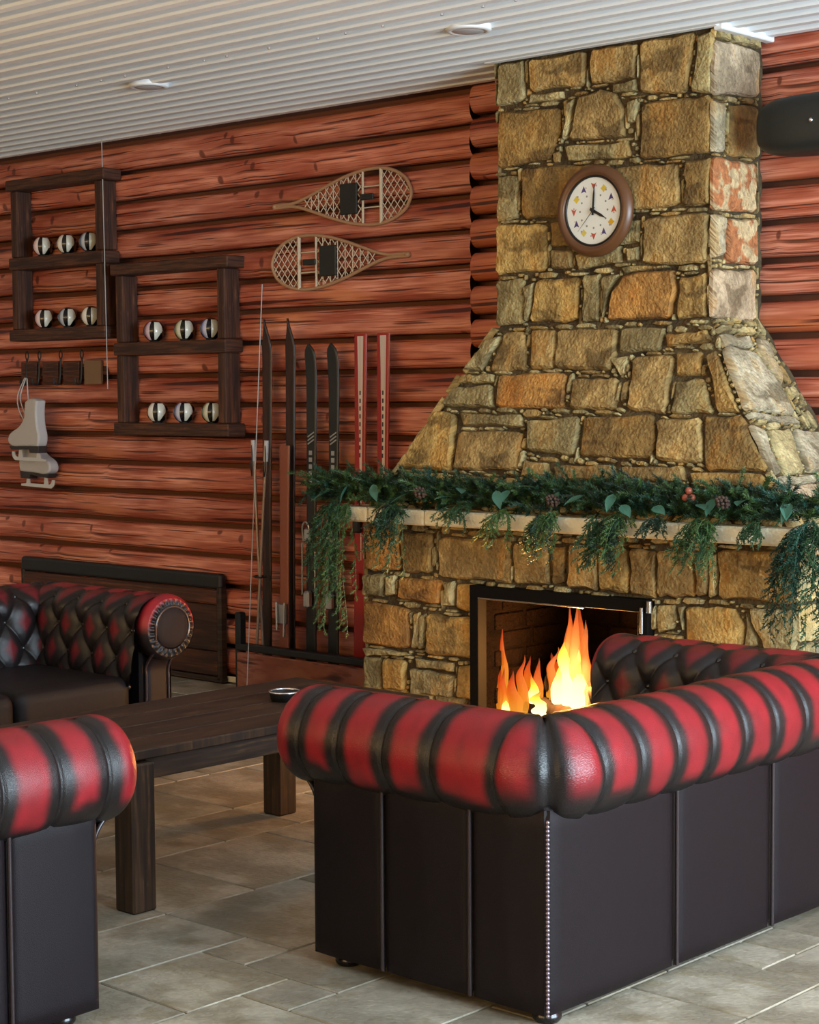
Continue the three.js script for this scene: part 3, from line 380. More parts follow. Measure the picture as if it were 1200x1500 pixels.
// ---------- chesterfield sofas ----------
const SOFA = { hl: 0.765, hd: 0.398, xr: 0.69, zr: -0.333, yr: 0.60, r: 0.13, front: 0.478 };
function makeSofa(label) {
  const { hl, hd, xr, zr, yr, r, front } = SOFA, g = thing('chesterfield_sofa', label, 'sofa', [0, 0, 0], 0, 'chesterfield sofas round the coffee table');
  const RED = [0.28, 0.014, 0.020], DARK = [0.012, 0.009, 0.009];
  const armPleats = [0.05, 0.265, 0.425, 0.585, 0.725], backLen = 2 * xr, backPleats = [...Array(9)].map((_, k) => 0.07 + 0.155 * k);
  // rolled top: one continuous roll along arm, back and arm
  const rho = 0.055, pts = [], armLen = front - zr;
  const nA = 150, nB = 260, nC = 18;
  for (let i = 0; i <= nA; i++) { const t = i / nA; pts.push({ x: xr, z: mix(front, zr + rho, t), n: [1, 0], seg: 0, d: mix(armLen, rho, t), end: mix(armLen, rho, t) }); }
  for (let i = 1; i < nC; i++) { const a = (i / nC) * Math.PI / 2; pts.push({ x: xr - rho + rho * Math.cos(a), z: zr + rho - rho * Math.sin(a), n: [Math.cos(a), -Math.sin(a)], seg: 1, d: Math.abs(a - Math.PI / 4) * 0.12, end: 0 }); }
  for (let i = 0; i <= nB; i++) { const t = i / nB; pts.push({ x: mix(xr - rho, -xr + rho, t), z: zr, n: [0, -1], seg: 2, d: mix(rho, backLen - rho, t), end: 0 }); }
  for (let i = 1; i < nC; i++) { const a = (1 - i / nC) * Math.PI / 2; pts.push({ x: -xr + rho - rho * Math.cos(a), z: zr + rho - rho * Math.sin(a), n: [-Math.cos(a), -Math.sin(a)], seg: 1, d: Math.abs(a - Math.PI / 4) * 0.12, end: 0 }); }
  for (let i = 0; i <= nA; i++) { const t = i / nA; pts.push({ x: -xr, z: mix(zr + rho, front, t), n: [-1, 0], seg: 0, d: mix(rho, armLen, t), end: mix(rho, armLen, t) }); }
  const near = (list, d) => { let b = 9, gap = 0.155; for (const p of list) b = Math.min(b, Math.abs(p - d)); return b; };
  const NP = pts.length - 1;
  const roll = surface(44, NP, (u, v) => {
    const q = pts[Math.round(v * NP)], phi = u * 2 * Math.PI - Math.PI / 2;     // -90 deg: underside, 0: outwards, 90: top
    let dn = q.seg === 0 ? near(armPleats, q.d) : q.seg === 2 ? near(backPleats, q.d) : q.d + 0.0, fold = 0;
    const wob = 0.010 * (vnoise(phi * 2 + 9, q.d * 7 + q.seg * 30, 99, 999, 5) - 0.5);
    dn = Math.abs(dn + (q.seg === 1 ? 0 : wob * Math.min(1, dn / 0.03)));
    let rr = r * (1 + 0.016 * step(0, 0.07, dn)) - 0.0055 * Math.exp(-(dn * dn) / (0.0045 * 0.0045)) - 0.002 * Math.exp(-(dn * dn) / (0.022 * 0.022));
    if (q.seg === 1 || q.d < 0.09) { const k = q.seg === 1 ? 1 : 1 - step(0.05, 0.09, q.d); rr += k * (0.007 * (fbm(phi / 6 + 2, q.d * 1.1 + 1, 12, 30, 61, 2) - 0.5) - 0.009 * Math.exp(-Math.pow(q.d / 0.009, 2)) * (q.seg === 1 ? 1 : 0)); }
    if (q.seg === 0) { const e = (front - zr) - q.end; if (e < 0.04) rr *= Math.sqrt(Math.max(0, 1 - Math.pow(1 - e / 0.04, 2) * 0.20)); }
    const c = Math.cos(phi), s = Math.sin(phi);
    // rubbed-through red between the pleats, dark in the pleats and underneath
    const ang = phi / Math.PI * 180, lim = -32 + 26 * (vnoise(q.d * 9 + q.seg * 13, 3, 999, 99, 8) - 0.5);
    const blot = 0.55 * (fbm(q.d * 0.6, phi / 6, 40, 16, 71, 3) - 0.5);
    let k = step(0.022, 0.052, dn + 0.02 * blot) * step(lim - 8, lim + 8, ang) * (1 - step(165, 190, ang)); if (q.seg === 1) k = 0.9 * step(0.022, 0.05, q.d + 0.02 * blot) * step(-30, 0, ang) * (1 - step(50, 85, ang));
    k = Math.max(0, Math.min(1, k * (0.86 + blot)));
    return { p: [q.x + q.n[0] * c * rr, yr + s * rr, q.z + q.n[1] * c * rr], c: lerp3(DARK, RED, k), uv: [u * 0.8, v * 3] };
  }, true);
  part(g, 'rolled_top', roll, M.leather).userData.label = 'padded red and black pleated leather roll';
  // inner pads: deep buttoned, from the top of the roll down to the seat
  const prof = []; for (let k = 0; k <= 14; k++) { const a = (96 + k / 14 * 84) * Math.PI / 180; prof.push([-Math.cos(a) * (r + 0.002), yr + Math.sin(a) * (r + 0.002)]); } for (let k = 1; k <= 12; k++) prof.push([r + 0.002 + 0.030 * sm(k / 12), yr - 0.22 * k / 12]);
  const cum = [0]; for (let k = 1; k < prof.length; k++) cum.push(cum[k - 1] + Math.hypot(prof[k][0] - prof[k - 1][0], prof[k][1] - prof[k - 1][1])); const total = cum.at(-1);
  const atProf = (t) => { const L = t * total; let k = 1; while (k < cum.length - 1 && cum[k] < L) k++; const f = (L - cum[k - 1]) / (cum[k] - cum[k - 1]), a = prof[k - 1], b = prof[k], l = Math.hypot(b[0] - a[0], b[1] - a[1]); return { q: mix(a[0], b[0], f), y: mix(a[1], b[1], f), nq: -(b[1] - a[1]) / l, ny: (b[0] - a[0]) / l }; };
  const rowV = [0.09, 0.20, 0.31, 0.42], A = 0.155, buttons = [];
  const tuft = (d, L, off) => {
    let db = 9, dl = 9;
    for (let j = 0; j < rowV.length; j++) { const o = off + (j % 2 ? A / 2 : 0), i = Math.round((d - o) / A); for (const ii of [i - 1, i, i + 1]) { const bx = o + ii * A, by = rowV[j]; db = Math.min(db, Math.hypot(d - bx, (L - by))); if (j + 1 < rowV.length) for (const s of [-1, 1]) { const ex = bx + s * A / 2, ey = rowV[j + 1], dx = ex - bx, dy = ey - by, t = Math.max(0, Math.min(1, ((d - bx) * dx + (L - by) * dy) / (dx * dx + dy * dy))); dl = Math.min(dl, Math.hypot(d - bx - t * dx, L - by - t * dy)); } if (j === 0) { const t = Math.max(0, Math.min(by, by - L)); dl = Math.min(dl, Math.hypot(d - bx, L - by + t)); } } }
    return { db, dl, h: 0.026 * (1 - Math.exp(-db / 0.028)) + 0.012 * (1 - Math.exp(-dl / 0.014)) - 0.012 };
  };
  const pad = (name, n, place, len, off) => {
    const mesh = part(g, name, surface(n, 64, (u, v) => {
      const P = atProf(v), lenAt = len(P.q), d = lenAt[0] + u * (lenAt[1] - lenAt[0]), t = tuft(d, v * total, off), edge = step(0, 0.36, v), hh = (t.h + 0.006) * edge - 0.004 * (1 - edge);
      const k = step(0.026, 0.052, t.dl) * step(0.03, 0.05, t.db) * (0.8 + 0.4 * (fbm(d * 0.5, v, 30, 20, 91, 3) - 0.5)) * 0.55;
      return { p: place(d, P.q + P.nq * hh, P.y + P.ny * hh), c: lerp3(DARK, RED, k), uv: [d, v * total] };
    }), M.leather); mesh.userData.label = 'deep buttoned leather inside pad';
    for (let j = 0; j < rowV.length; j++) { const P = atProf(rowV[j] / total), ext = len(P.q), o = off + (j % 2 ? A / 2 : 0); for (let i = -12; i < 14; i++) { const d = o + i * A; if (d < ext[0] + 0.03 || d > ext[1] - 0.03) continue; const p = place(d, P.q + P.nq * -0.006, P.y + P.ny * -0.006); buttons.push(p); } }
    return mesh;
  };
  pad('inside_back', 200, (d, q, y) => [-d, y, zr + q], (q) => [-xr + q, xr - q], 0.0);
  pad('inside_arm', 130, (d, q, y) => [xr - q, y, d], (q) => [zr + q, front - 0.035], zr + 0.19);
  const other = pad('inside_arm', 130, (d, q, y) => [-xr + q, y, -d], (q) => [-(front - 0.035), -(zr + q)], -(zr + 0.19));
  const bg = new THREE.SphereGeometry(0.012, 10, 6); bg.scale(1, 1, 1); for (const p of buttons) part(g, 'button', bg, M.foot, p);
  // carcass, outside panels with piped seams, studded rear corners
  const body = (w, h, d, x, y, z) => at(cbox(w, h, d, 0.01), x, y, z);
  part(g, 'carcass', merge([body(0.15, 0.50, 2 * hd - 0.02, hl - 0.085, 0.285, 0), body(0.15, 0.50, 2 * hd - 0.02, -hl + 0.085, 0.285, 0), body(2 * hl - 0.3, 0.50, 0.15, 0, 0.285, -hd + 0.085), body(2 * hl - 0.3, 0.18, 2 * hd - 0.1, 0, 0.14, 0)]), M.darkLeather);
  const puff = (w, h) => { const f = (u, v) => ({ p: [(u - 0.5) * w, (v - 0.5) * h, 0.012 * Math.pow(Math.min(1, 14 * Math.min(u, 1 - u)) * Math.min(1, 14 * Math.min(v, 1 - v)), 0.5) + 0.006 * Math.sin(Math.PI * u) * (0.7 + 0.6 * (vnoise(u * 4, v * 3, 99, 99, Math.round(w * 900)) - 0.5))], uv: [u * w, v * h] }); return surface(28, 28, f); };
  const y0 = 0.028, ph = 0.497, py = y0 + ph / 2;
  for (const s of [-1, 1]) {
    const cuts = [hd, 0.137, -0.157, -hd];
    for (let k = 0; k < 3; k++) part(g, 'outside_arm_panel', puff(cuts[k] - cuts[k + 1] - 0.004, ph), M.panelLeather, [s * (hl - 0.012), py, (cuts[k] + cuts[k + 1]) / 2], [0, s * Math.PI / 2, 0]);
    for (const c of [cuts[1], cuts[2]]) part(g, 'seam_piping', rod([s * (hl + 0.001), y0 + 0.005, c], [s * (hl + 0.001), y0 + ph - 0.01, c], 0.0055, 8), M.piping);
    const stud = new THREE.SphereGeometry(0.0058, 6, 4), studs = []; for (let k = 0; k < 46; k++) studs.push(at(stud.clone(), s * hl, y0 + 0.008 + k * 0.0103, -hd)); part(g, 'stud_trim', merge(studs), M.nail).userData.label = 'row of small metal studs up the corner';
    // scrolled arm front with piping and gathered leather round it
    const setBack = (y) => -0.084 * step(-0.05, -0.17, y);
    const facing = part(g, 'arm_facing', surface(10, 30, (u, v) => { const y = mix(-0.535, 0.0, v), x = mix(-0.064, mix(0.045, 0.078, step(-0.10, -0.03, y)), u), e = Math.min(1, Math.min(u, 1 - u) * 8); return { p: [s * x, y, 0.010 * Math.sqrt(e) + setBack(y)], uv: [x, y] }; }, s < 0), M.panelLeather, [s * xr, yr, front]);
    part(facing, 'scroll_disc', new THREE.LatheGeometry([[0, 0.018], [0.055, 0.016], [0.078, 0.008], [0.082, 0]].map((p) => new THREE.Vector2(...p)), 32).rotateX(Math.PI / 2), M.panelLeather);
    const line = []; for (let k = 0; k <= 12; k++) { const y = mix(-0.53, -0.10, k / 12); line.push([s * 0.047, y, 0.006 + setBack(y)]); } for (let k = 0; k <= 20; k++) { const q = -0.5 + (Math.PI + 0.5) * k / 20; line.push([s * 0.084 * Math.cos(q), 0.084 * Math.sin(q), 0.006]); } for (let k = 0; k <= 12; k++) { const y = mix(-0.08, -0.53, k / 12); line.push([-s * mix(0.078, 0.066, Math.min(1, k / 3)), y, 0.006 + setBack(y)]); }
    part(facing, 'facing_piping', tube(line, 0.006, 110, 6), M.piping);
    part(g, 'arm_gathers', surface(120, 8, (u, v) => { const a = u * 2 * Math.PI, rr = mix(0.085, r * 0.9, v); return { p: [s * (xr) + s * Math.cos(a) * rr, yr + Math.sin(a) * rr, front + 0.004 - 0.006 * v * v + 0.006 * Math.sin(a * 26 + 2 * vnoise(a * 4, v, 99, 99, 3)) * Math.sin(Math.PI * Math.min(1, v * 1.1))], c: lerp3(DARK, RED, 0.75 * step(0.5, 0.95, v) * step(-0.2, 0.4, Math.sin(a))), uv: [u * 0.8, v * 0.05] }; }, s < 0), M.leather);
    part(g, 'arm_front_post', cbox(0.125, 0.45, 0.09, 0.02), M.darkLeather, [s * (xr + 0.0), 0.255, hd - 0.05]);
  }
  const bc = [hl, 0.23, -0.235, -hl];
  for (let k = 0; k < 3; k++) part(g, 'outside_back_panel', puff(bc[k] - bc[k + 1] - 0.004, ph), M.panelLeather, [(bc[k] + bc[k + 1]) / 2, py, -hd + 0.012], [0, Math.PI, 0]);
  for (const c of [bc[1], bc[2]]) part(g, 'seam_piping', rod([c, y0 + 0.005, -hd - 0.001], [c, y0 + ph - 0.01, -hd - 0.001], 0.0055, 8), M.piping);
  part(g, 'front_rail', new RoundedBoxGeometry(2 * (xr - 0.07), 0.22, 0.06, 3, 0.02), M.darkLeather, [0, 0.145, hd - 0.03]);
  for (const s of [-1, 1]) part(g, 'seat_cushion', new RoundedBoxGeometry(0.535, 0.17, 0.66, 5, 0.05), M.darkLeather, [s * 0.27, 0.335, 0.10]);
  const bun = new THREE.LatheGeometry([[0, 0], [0.030, 0], [0.036, 0.008], [0.036, 0.018], [0.028, 0.028], [0.030, 0.04], [0, 0.04]].map((p) => new THREE.Vector2(...p)), 18);
  for (const [x, z] of [[hl - 0.06, hd - 0.08], [-hl + 0.06, hd - 0.08], [hl - 0.06, -hd + 0.05], [-hl + 0.06, -hd + 0.05]]) part(g, 'bun_foot', bun, M.foot, [x, 0, z]);
  return g;
}
const sofa = makeSofa('red and black chesterfield sofa seen from its studded rear corner, before the fire');
sofa.position.set(-3.018, 0, -4.10); sofa.rotation.y = -Math.PI / 2;
copyOf(sofa, 'red and black chesterfield sofa whose scrolled arm front shows by the low wall panel', [-5.98, 0, -3.93], Math.PI / 2);
copyOf(sofa, 'red and black chesterfield sofa showing only its purplish outer arm beside the table leg', [-4.235, 0, -2.285], Math.PI);

// ---------- coffee table ----------
{
  const t = thing('coffee_table', 'long low dark worn wooden coffee table between the sofas', 'table', [-4.455, 0, -3.935]);
  for (let k = 0; k < 4; k++) part(t, 'tabletop_board', cbox(0.164, 0.03, 1.34, 0.004, k * 0.37, k * 0.2), M.tableTop ?? (M.tableTop = std({ map: (() => { const m = clone(darkWood, 1.2, 2); m.rotation = Math.PI / 2; return m; })(), color: lin(0.46, 0.37, 0.25), roughness: 0.5 })), [-0.248 + k * 0.1653, 0.463, 0]);
  for (const [x, z] of [[0.295, 0.59], [-0.295, 0.59], [0.295, -0.55], [-0.295, -0.55]]) part(t, 'leg', cbox(0.088, 0.44, 0.088, 0.006), M.tableLeg, [x, 0.22, z]);
  for (const s of [-1, 1]) { part(t, 'apron', cbox(0.022, 0.065, 1.12, 0.003), M.table, [s * 0.30, 0.4155, 0]); part(t, 'apron', cbox(0.48, 0.065, 0.022, 0.003), M.table, [0, 0.4155, s * 0.60]); }
  const a = thing('ashtray', 'small dark ashtray with a shiny rim on the coffee table', 'ashtray', [-4.44, 0.478, -4.22]);
  part(a, 'bowl', new THREE.LatheGeometry([[0, 0], [0.045, 0], [0.055, 0.03], [0.05, 0.03], [0.04, 0.008], [0, 0.008]].map((p) => new THREE.Vector2(...p)), 24), M.black);
  part(a, 'rim', at(new THREE.TorusGeometry(0.0525, 0.004, 6, 28).rotateX(Math.PI / 2), 0, 0.031, 0), M.chrome);
}

// ---------- clock ----------
{
  const c = thing('wall_clock', 'round wooden wall clock with coloured figures round a white dial', 'clock', [-4.475, 2.245, -6.03]);
  const wood = std({ color: lin(0.12, 0.048, 0.018), roughness: 0.35 });
  part(c, 'case', new THREE.LatheGeometry([[0, 0], [0.178, 0], [0.186, 0.01], [0.186, 0.022], [0.174, 0.042], [0.156, 0.046], [0.146, 0.038], [0.140, 0.026], [0, 0.026]].map((p) => new THREE.Vector2(...p)), 64).rotateX(Math.PI / 2), wood);
  part(c, 'inner_ring', at(new THREE.TorusGeometry(0.139, 0.005, 8, 60), 0, 0, 0.030), M.black);
  const cv = document.createElement('canvas'); cv.width = cv.height = 512; const x = cv.getContext('2d');
  x.fillStyle = '#e6e6dc'; x.fillRect(0, 0, 512, 512);
  const cols = ['#b4523c', '#d8b83c', '#4a3a72', '#c0502e', '#d8a81e', '#4a3a72', '#b4523c', '#d2c060', '#463a70', '#b85a40', '#dcc040', '#52427c'], RR = rng(5);
  for (let h = 0; h < 12; h++) {
    const a = h / 12 * 2 * Math.PI, cx = 256 + 186 * Math.sin(a), cy = 256 - 186 * Math.cos(a); x.fillStyle = cols[h]; x.beginPath();
    if (h % 3 === 1) { for (let k = 0; k < 8; k++) { const b = k / 8 * 2 * Math.PI, q = k % 2 ? 20 : 30; x.lineTo(cx + q * Math.cos(b), cy + q * Math.sin(b)); } }
    else { const f = h === 6 || h === 9 || h === 0 ? -1 : 1; x.moveTo(cx, cy - 30 * f); x.lineTo(cx + 26, cy + 24 * f); x.lineTo(cx + 4, cy + 12 * f); x.lineTo(cx - 26, cy + 24 * f); }
    x.closePath(); x.fill();
    x.fillStyle = '#8a8a80'; x.beginPath(); x.arc(256 + 128 * Math.sin(a), 256 - 128 * Math.cos(a), 8, 0, 7); x.fill();
    x.fillStyle = ['#c9a0a0', '#9c95b8', '#cdbf98'][h % 3]; x.beginPath(); x.arc(cx + 24 * Math.cos(a), cy + 24 * Math.sin(a), 8, 0, 7); x.fill();
  }
  const dt = new THREE.CanvasTexture(cv); dt.colorSpace = THREE.SRGBColorSpace;
  part(c, 'dial', at(new THREE.CircleGeometry(0.138, 48), 0, 0, 0.0275), std({ map: dt, roughness: 0.6 }));
  const hand = (len, w, ang) => { const s = new THREE.Shape(); s.moveTo(-w, -0.018); s.lineTo(w, -0.018); s.lineTo(w * 0.9, len * 0.6); s.lineTo(0, len); s.lineTo(-w * 0.9, len * 0.6); s.closePath(); const g = new THREE.ExtrudeGeometry(s, { depth: 0.0015, bevelEnabled: false }); g.rotateZ(ang); return g; };
  part(c, 'hour_hand', hand(0.072, 0.006, -2.06), M.black, [0, 0, 0.030]); part(c, 'minute_hand', hand(0.108, 0.0045, -0.07), M.black, [0, 0, 0.033]); part(c, 'second_hand', hand(0.11, 0.001, 2.4), M.iron, [0, 0, 0.0355]);
  part(c, 'hub', new THREE.CylinderGeometry(0.007, 0.007, 0.010, 14).rotateX(Math.PI / 2), M.black, [0, 0, 0.034]);
}

// ---------- hanging shelves with balls ----------
const WZ = -6.404;                       // front of the logs
function rough(w, h, d, seed) { const g = cbox(w, h, d, 0.006, seed * 0.37, seed * 0.21), p = g.attributes.position; for (let i = 0; i < p.count; i++) { const x = p.getX(i), y = p.getY(i), z = p.getZ(i); const k = (vnoise(x * 4 + 50, y * 4 + z * 4 + 50, 999, 999, seed) - 0.5) * 0.006; p.setXYZ(i, x + k, y + k, z); } g.computeVertexNormals(); return g; }
const shelfData = [];
function makeShelf(label, xa, xb, top, mid, bot) {
  const cx = (xa + xb) / 2, w = xb - xa, D = 0.125, t = thing('wall_shelf', label, 'shelf', [cx, bot, WZ + D / 2 + 0.002], 0, 'dark wooden ball shelves on the log wall');
  const Y = (y) => y - bot;
  part(t, 'top_rail', rough(w + 0.02, 0.062, D, 1), M.shelfWood, [0, Y(top) - 0.031, 0]);
  part(t, 'middle_board', rough(w - 0.02, 0.068, D, 2), M.shelfWood, [0, Y(mid) - 0.034, 0]);
  part(t, 'bottom_board', rough(w, 0.068, D, 3), M.shelfWood, [0, Y(bot) + 0.034, 0]);
  for (const s of [-1, 1]) { part(t, 'post', rough(0.062, top - mid - 0.062, D - 0.02, 4), M.postWood, [s * (w / 2 - 0.055), (Y(top) - 0.062 + Y(mid)) / 2, 0]); part(t, 'post', rough(0.062, mid - 0.068 - bot - 0.068, D - 0.02, 5), M.postWood, [s * (w / 2 - 0.055), (Y(mid) - 0.068 + 0.068) / 2, 0]); }
  return t;
}
makeShelf('dark rustic two-tier wall shelf above the hook rack and skates', -8.89, -8.0, 2.755, 2.31, 1.83);
makeShelf('dark rustic two-tier wall shelf beside the snowshoes', -7.94, -7.005, 2.226, 1.80, 1.298);
function ballTexture(c) {
  return tex(256, 128, (u, v) => {
    const lon = (u - 0.5) * 360, lat = (v - 0.5) * 180, k = Math.cos(lat * Math.PI / 180), x = lon;
    let o = [12, 11, 10]; const white = x > 2 && x < 50 - Math.max(0, -lat) * 0.5 && Math.abs(lat) < 54 && !(lat < -12 && x > 24 + (lat + 44) * 0.45 && true);
    if (x > -62 && x < -26 && Math.abs(lat) < 58) o = lerp3(c, [236, 232, 222], 0.25 + 0.5 * step(-58, -40, x)); else if (x >= -26 && x <= 2) o = lerp3([14, 12, 10], c, 0.10); if (x < -62 && x > -88) o = lerp3([16, 14, 13], c, 0.35); if (white) o = [232, 234, 220]; return o;
  });
}
{
  const kinds = { purple: [122, 42, 92], cream: [226, 214, 196], blue: [62, 70, 150], olive: [120, 122, 60], pink: [222, 160, 170], navy: [42, 66, 110] };
  const mats = Object.fromEntries(Object.entries(kinds).map(([k, c]) => [k, phys({ map: ballTexture(c), roughness: 0.25, clearcoat: 0.5, clearcoatRoughness: 0.1 })]));
  const r = 0.058, geo = new THREE.SphereGeometry(r, 32, 20); geo.rotateY(-Math.PI / 2 + 0.0);
  const words = [['left', 'end'], ['middle', ''], ['right', 'end']];
  const rows = [['upper tier of shelf over skates', 2.31, [[-8.632, 'pink'], [-8.409, 'cream'], [-8.203, 'navy']]], ['lower tier of shelf over skates', 1.898, [[-8.627, 'pink'], [-8.409, 'navy'], [-8.198, 'cream']]], ['upper tier of shelf near snowshoes', 1.80, [[-7.656, 'purple'], [-7.404, 'olive'], [-7.198, 'blue']]], ['lower tier of shelf near snowshoes', 1.366, [[-7.638, 'cream'], [-7.419, 'blue'], [-7.196, 'olive']]]];
  for (const [where, y, list] of rows) list.forEach(([x, k]) => {
    const t = thing('striped_ball', 'black and white ball with ' + k + ' stripe, ' + where, 'ball', [x, y, WZ + 0.064], 0, 'striped balls on the wall shelves');
    part(t, 'ball_shell', geo, mats[k], [0, r, 0], [0, 0.86, 0]);
    part(t, 'base_ring', at(new THREE.TorusGeometry(0.022, 0.005, 6, 20).rotateX(Math.PI / 2), 0, 0.005, 0), M.black);
  });
}
// ---------- hook rack and ice skates ----------
const tinWood = std({ map: clone(darkWood, 2, 3), color: lin(1.0, 0.52, 0.36), roughness: 0.75 }), tinPale = std({ color: lin(0.22, 0.13, 0.07), roughness: 0.75 });
{
  const t = thing('hook_rack', 'narrow wooden hook rack with four square blocks over the skates', 'coat rack', [-8.52, 1.555, WZ + 0.002]);
  part(t, 'back_board', cbox(0.78, 0.05, 0.016, 0.003), tinWood, [0, 0.10, 0.008]);
  [-0.31, -0.105, 0.09, 0.285].forEach((x, i) => { part(t, 'block', cbox(0.15, 0.135, 0.022, 0.004, i, i), i === 3 ? tinPale : tinWood, [x, 0.09, 0.024]); });
  for (const x of [-0.33, -0.21, -0.008, 0.188]) { const h = part(t, 'hook', tube([[0, 0.14, 0.03], [0, 0.05, 0.035], [0, 0.0, 0.045], [0, 0.0, 0.075], [0, 0.03, 0.08]], 0.006, 20, 6), M.iron, [x, 0.03, 0]); part(h, 'finial', tube([[0, 0.13, 0.03], [0.014, 0.165, 0.03], [0, 0.19, 0.03], [-0.014, 0.165, 0.03], [0, 0.13, 0.03]], 0.004, 24, 5), M.iron); }
}
const bootMat = std({ color: lin(0.50, 0.47, 0.45), roughness: 0.55 }), soleMat = std({ color: lin(0.03, 0.022, 0.02), roughness: 0.5 });
function makeSkate(label, pos, dir, tilt) {
  const t = thing('ice_skate', label, 'skate', pos, 0, 'pair of white ice skates'); t.rotation.z = tilt; t.scale.setScalar(1.0);
  const s = new THREE.Shape(); s.moveTo(-0.10, 0.0); s.lineTo(0.02, 0.0); s.lineTo(0.11, -0.004); s.quadraticCurveTo(0.168, 0.0, 0.165, 0.028); s.quadraticCurveTo(0.16, 0.056, 0.11, 0.070); s.quadraticCurveTo(0.03, 0.10, 0.005, 0.155); s.lineTo(-0.005, 0.235); s.quadraticCurveTo(-0.05, 0.262, -0.095, 0.24); s.quadraticCurveTo(-0.075, 0.14, -0.108, 0.06); s.quadraticCurveTo(-0.115, 0.02, -0.10, 0.0);
  const flip = (g) => { if (dir < 0) g.rotateY(Math.PI); return g; };
  const boot = new THREE.ExtrudeGeometry(s, { depth: 0.042, bevelEnabled: true, bevelThickness: 0.014, bevelSize: 0.012, bevelSegments: 4, curveSegments: 10 }); boot.translate(0, 0, -0.021);
  part(t, 'boot', flip(boot), bootMat);
  const sole = new THREE.Shape(); sole.moveTo(-0.112, -0.012); sole.lineTo(0.165, -0.014); sole.lineTo(0.15, -0.03); sole.lineTo(0.06, -0.028); sole.lineTo(-0.02, -0.02); sole.lineTo(-0.03, -0.046); sole.lineTo(-0.105, -0.046); sole.closePath();
  const sg = new THREE.ExtrudeGeometry(sole, { depth: 0.05, bevelEnabled: true, bevelThickness: 0.006, bevelSize: 0.004, bevelSegments: 2 }); sg.translate(0, 0, -0.025); part(t, 'sole_and_heel', flip(sg), soleMat);
  const b = new THREE.Shape(); b.moveTo(-0.14, -0.098); b.lineTo(0.15, -0.095); b.quadraticCurveTo(0.185, -0.08, 0.18, -0.045); b.lineTo(0.155, -0.045); b.quadraticCurveTo(0.155, -0.072, 0.12, -0.076); b.lineTo(0.11, -0.03); b.lineTo(0.085, -0.03); b.lineTo(0.08, -0.076); b.lineTo(-0.055, -0.078); b.lineTo(-0.06, -0.046); b.lineTo(-0.085, -0.046); b.lineTo(-0.09, -0.08); b.lineTo(-0.14, -0.086); b.closePath();
  const bgm = new THREE.ExtrudeGeometry(b, { depth: 0.005, bevelEnabled: false }); bgm.translate(0, 0, -0.0025); part(t, 'blade', flip(bgm), std({ color: lin(0.78, 0.76, 0.72), roughness: 0.35, metalness: 0.6 }));
  return { t, top: [pos[0] - dir * 0.0, pos[1] + 0.2, pos[2]] };
}
{
  const a = makeSkate('upper white ice skate of the hanging pair, toe turned from the sofa corner', [-8.68, 1.24, WZ + 0.14], -1, 0);
  const b = makeSkate('lower white ice skate of the hanging pair, with bright blade', [-8.745, 1.085, WZ + 0.06], 1, -0.04);
  part(a.t, 'lace', merge([tube([[-0.01, 0.16, 0.02], [-0.05, 0.22, 0.02], [-0.09, 0.28, 0.0], [-0.105, 0.38, -0.05]], 0.004, 24, 5), tube([[-0.02, 0.12, 0.02], [-0.08, 0.2, 0.02], [-0.115, 0.28, 0.0], [-0.115, 0.38, -0.05]], 0.004, 24, 5)]), bootMat);
  part(b.t, 'lace', merge([tube([[-0.02, 0.15, 0.02], [-0.06, 0.25, 0.0], [-0.05, 0.4, 0.02], [-0.05, 0.53, 0.03]], 0.004, 24, 5)]), bootMat);
}
// ---------- thin cords on the wall ----------
const cordMat = std({ color: lin(0.42, 0.42, 0.40), roughness: 0.6 });
{ const t = thing('taut_string', 'thin pale string running down from the ceiling past the left shelf', 'string', [-8.12, 1.55, WZ + 0.135]); part(t, 'strand', rod([0.105, 1.36, -0.02], [0.135, 0, -0.01], 0.0026, 6), cordMat); }
{ const t = thing('taut_string', 'thin pale string hanging from the lower snowshoe over the ski tips', 'string', [-6.79, 0.06, WZ + 0.17]); part(t, 'strand', rod([0.10, 2.0, 0.0], [0.085, 0.0, 0.12], 0.0028, 6), cordMat); }

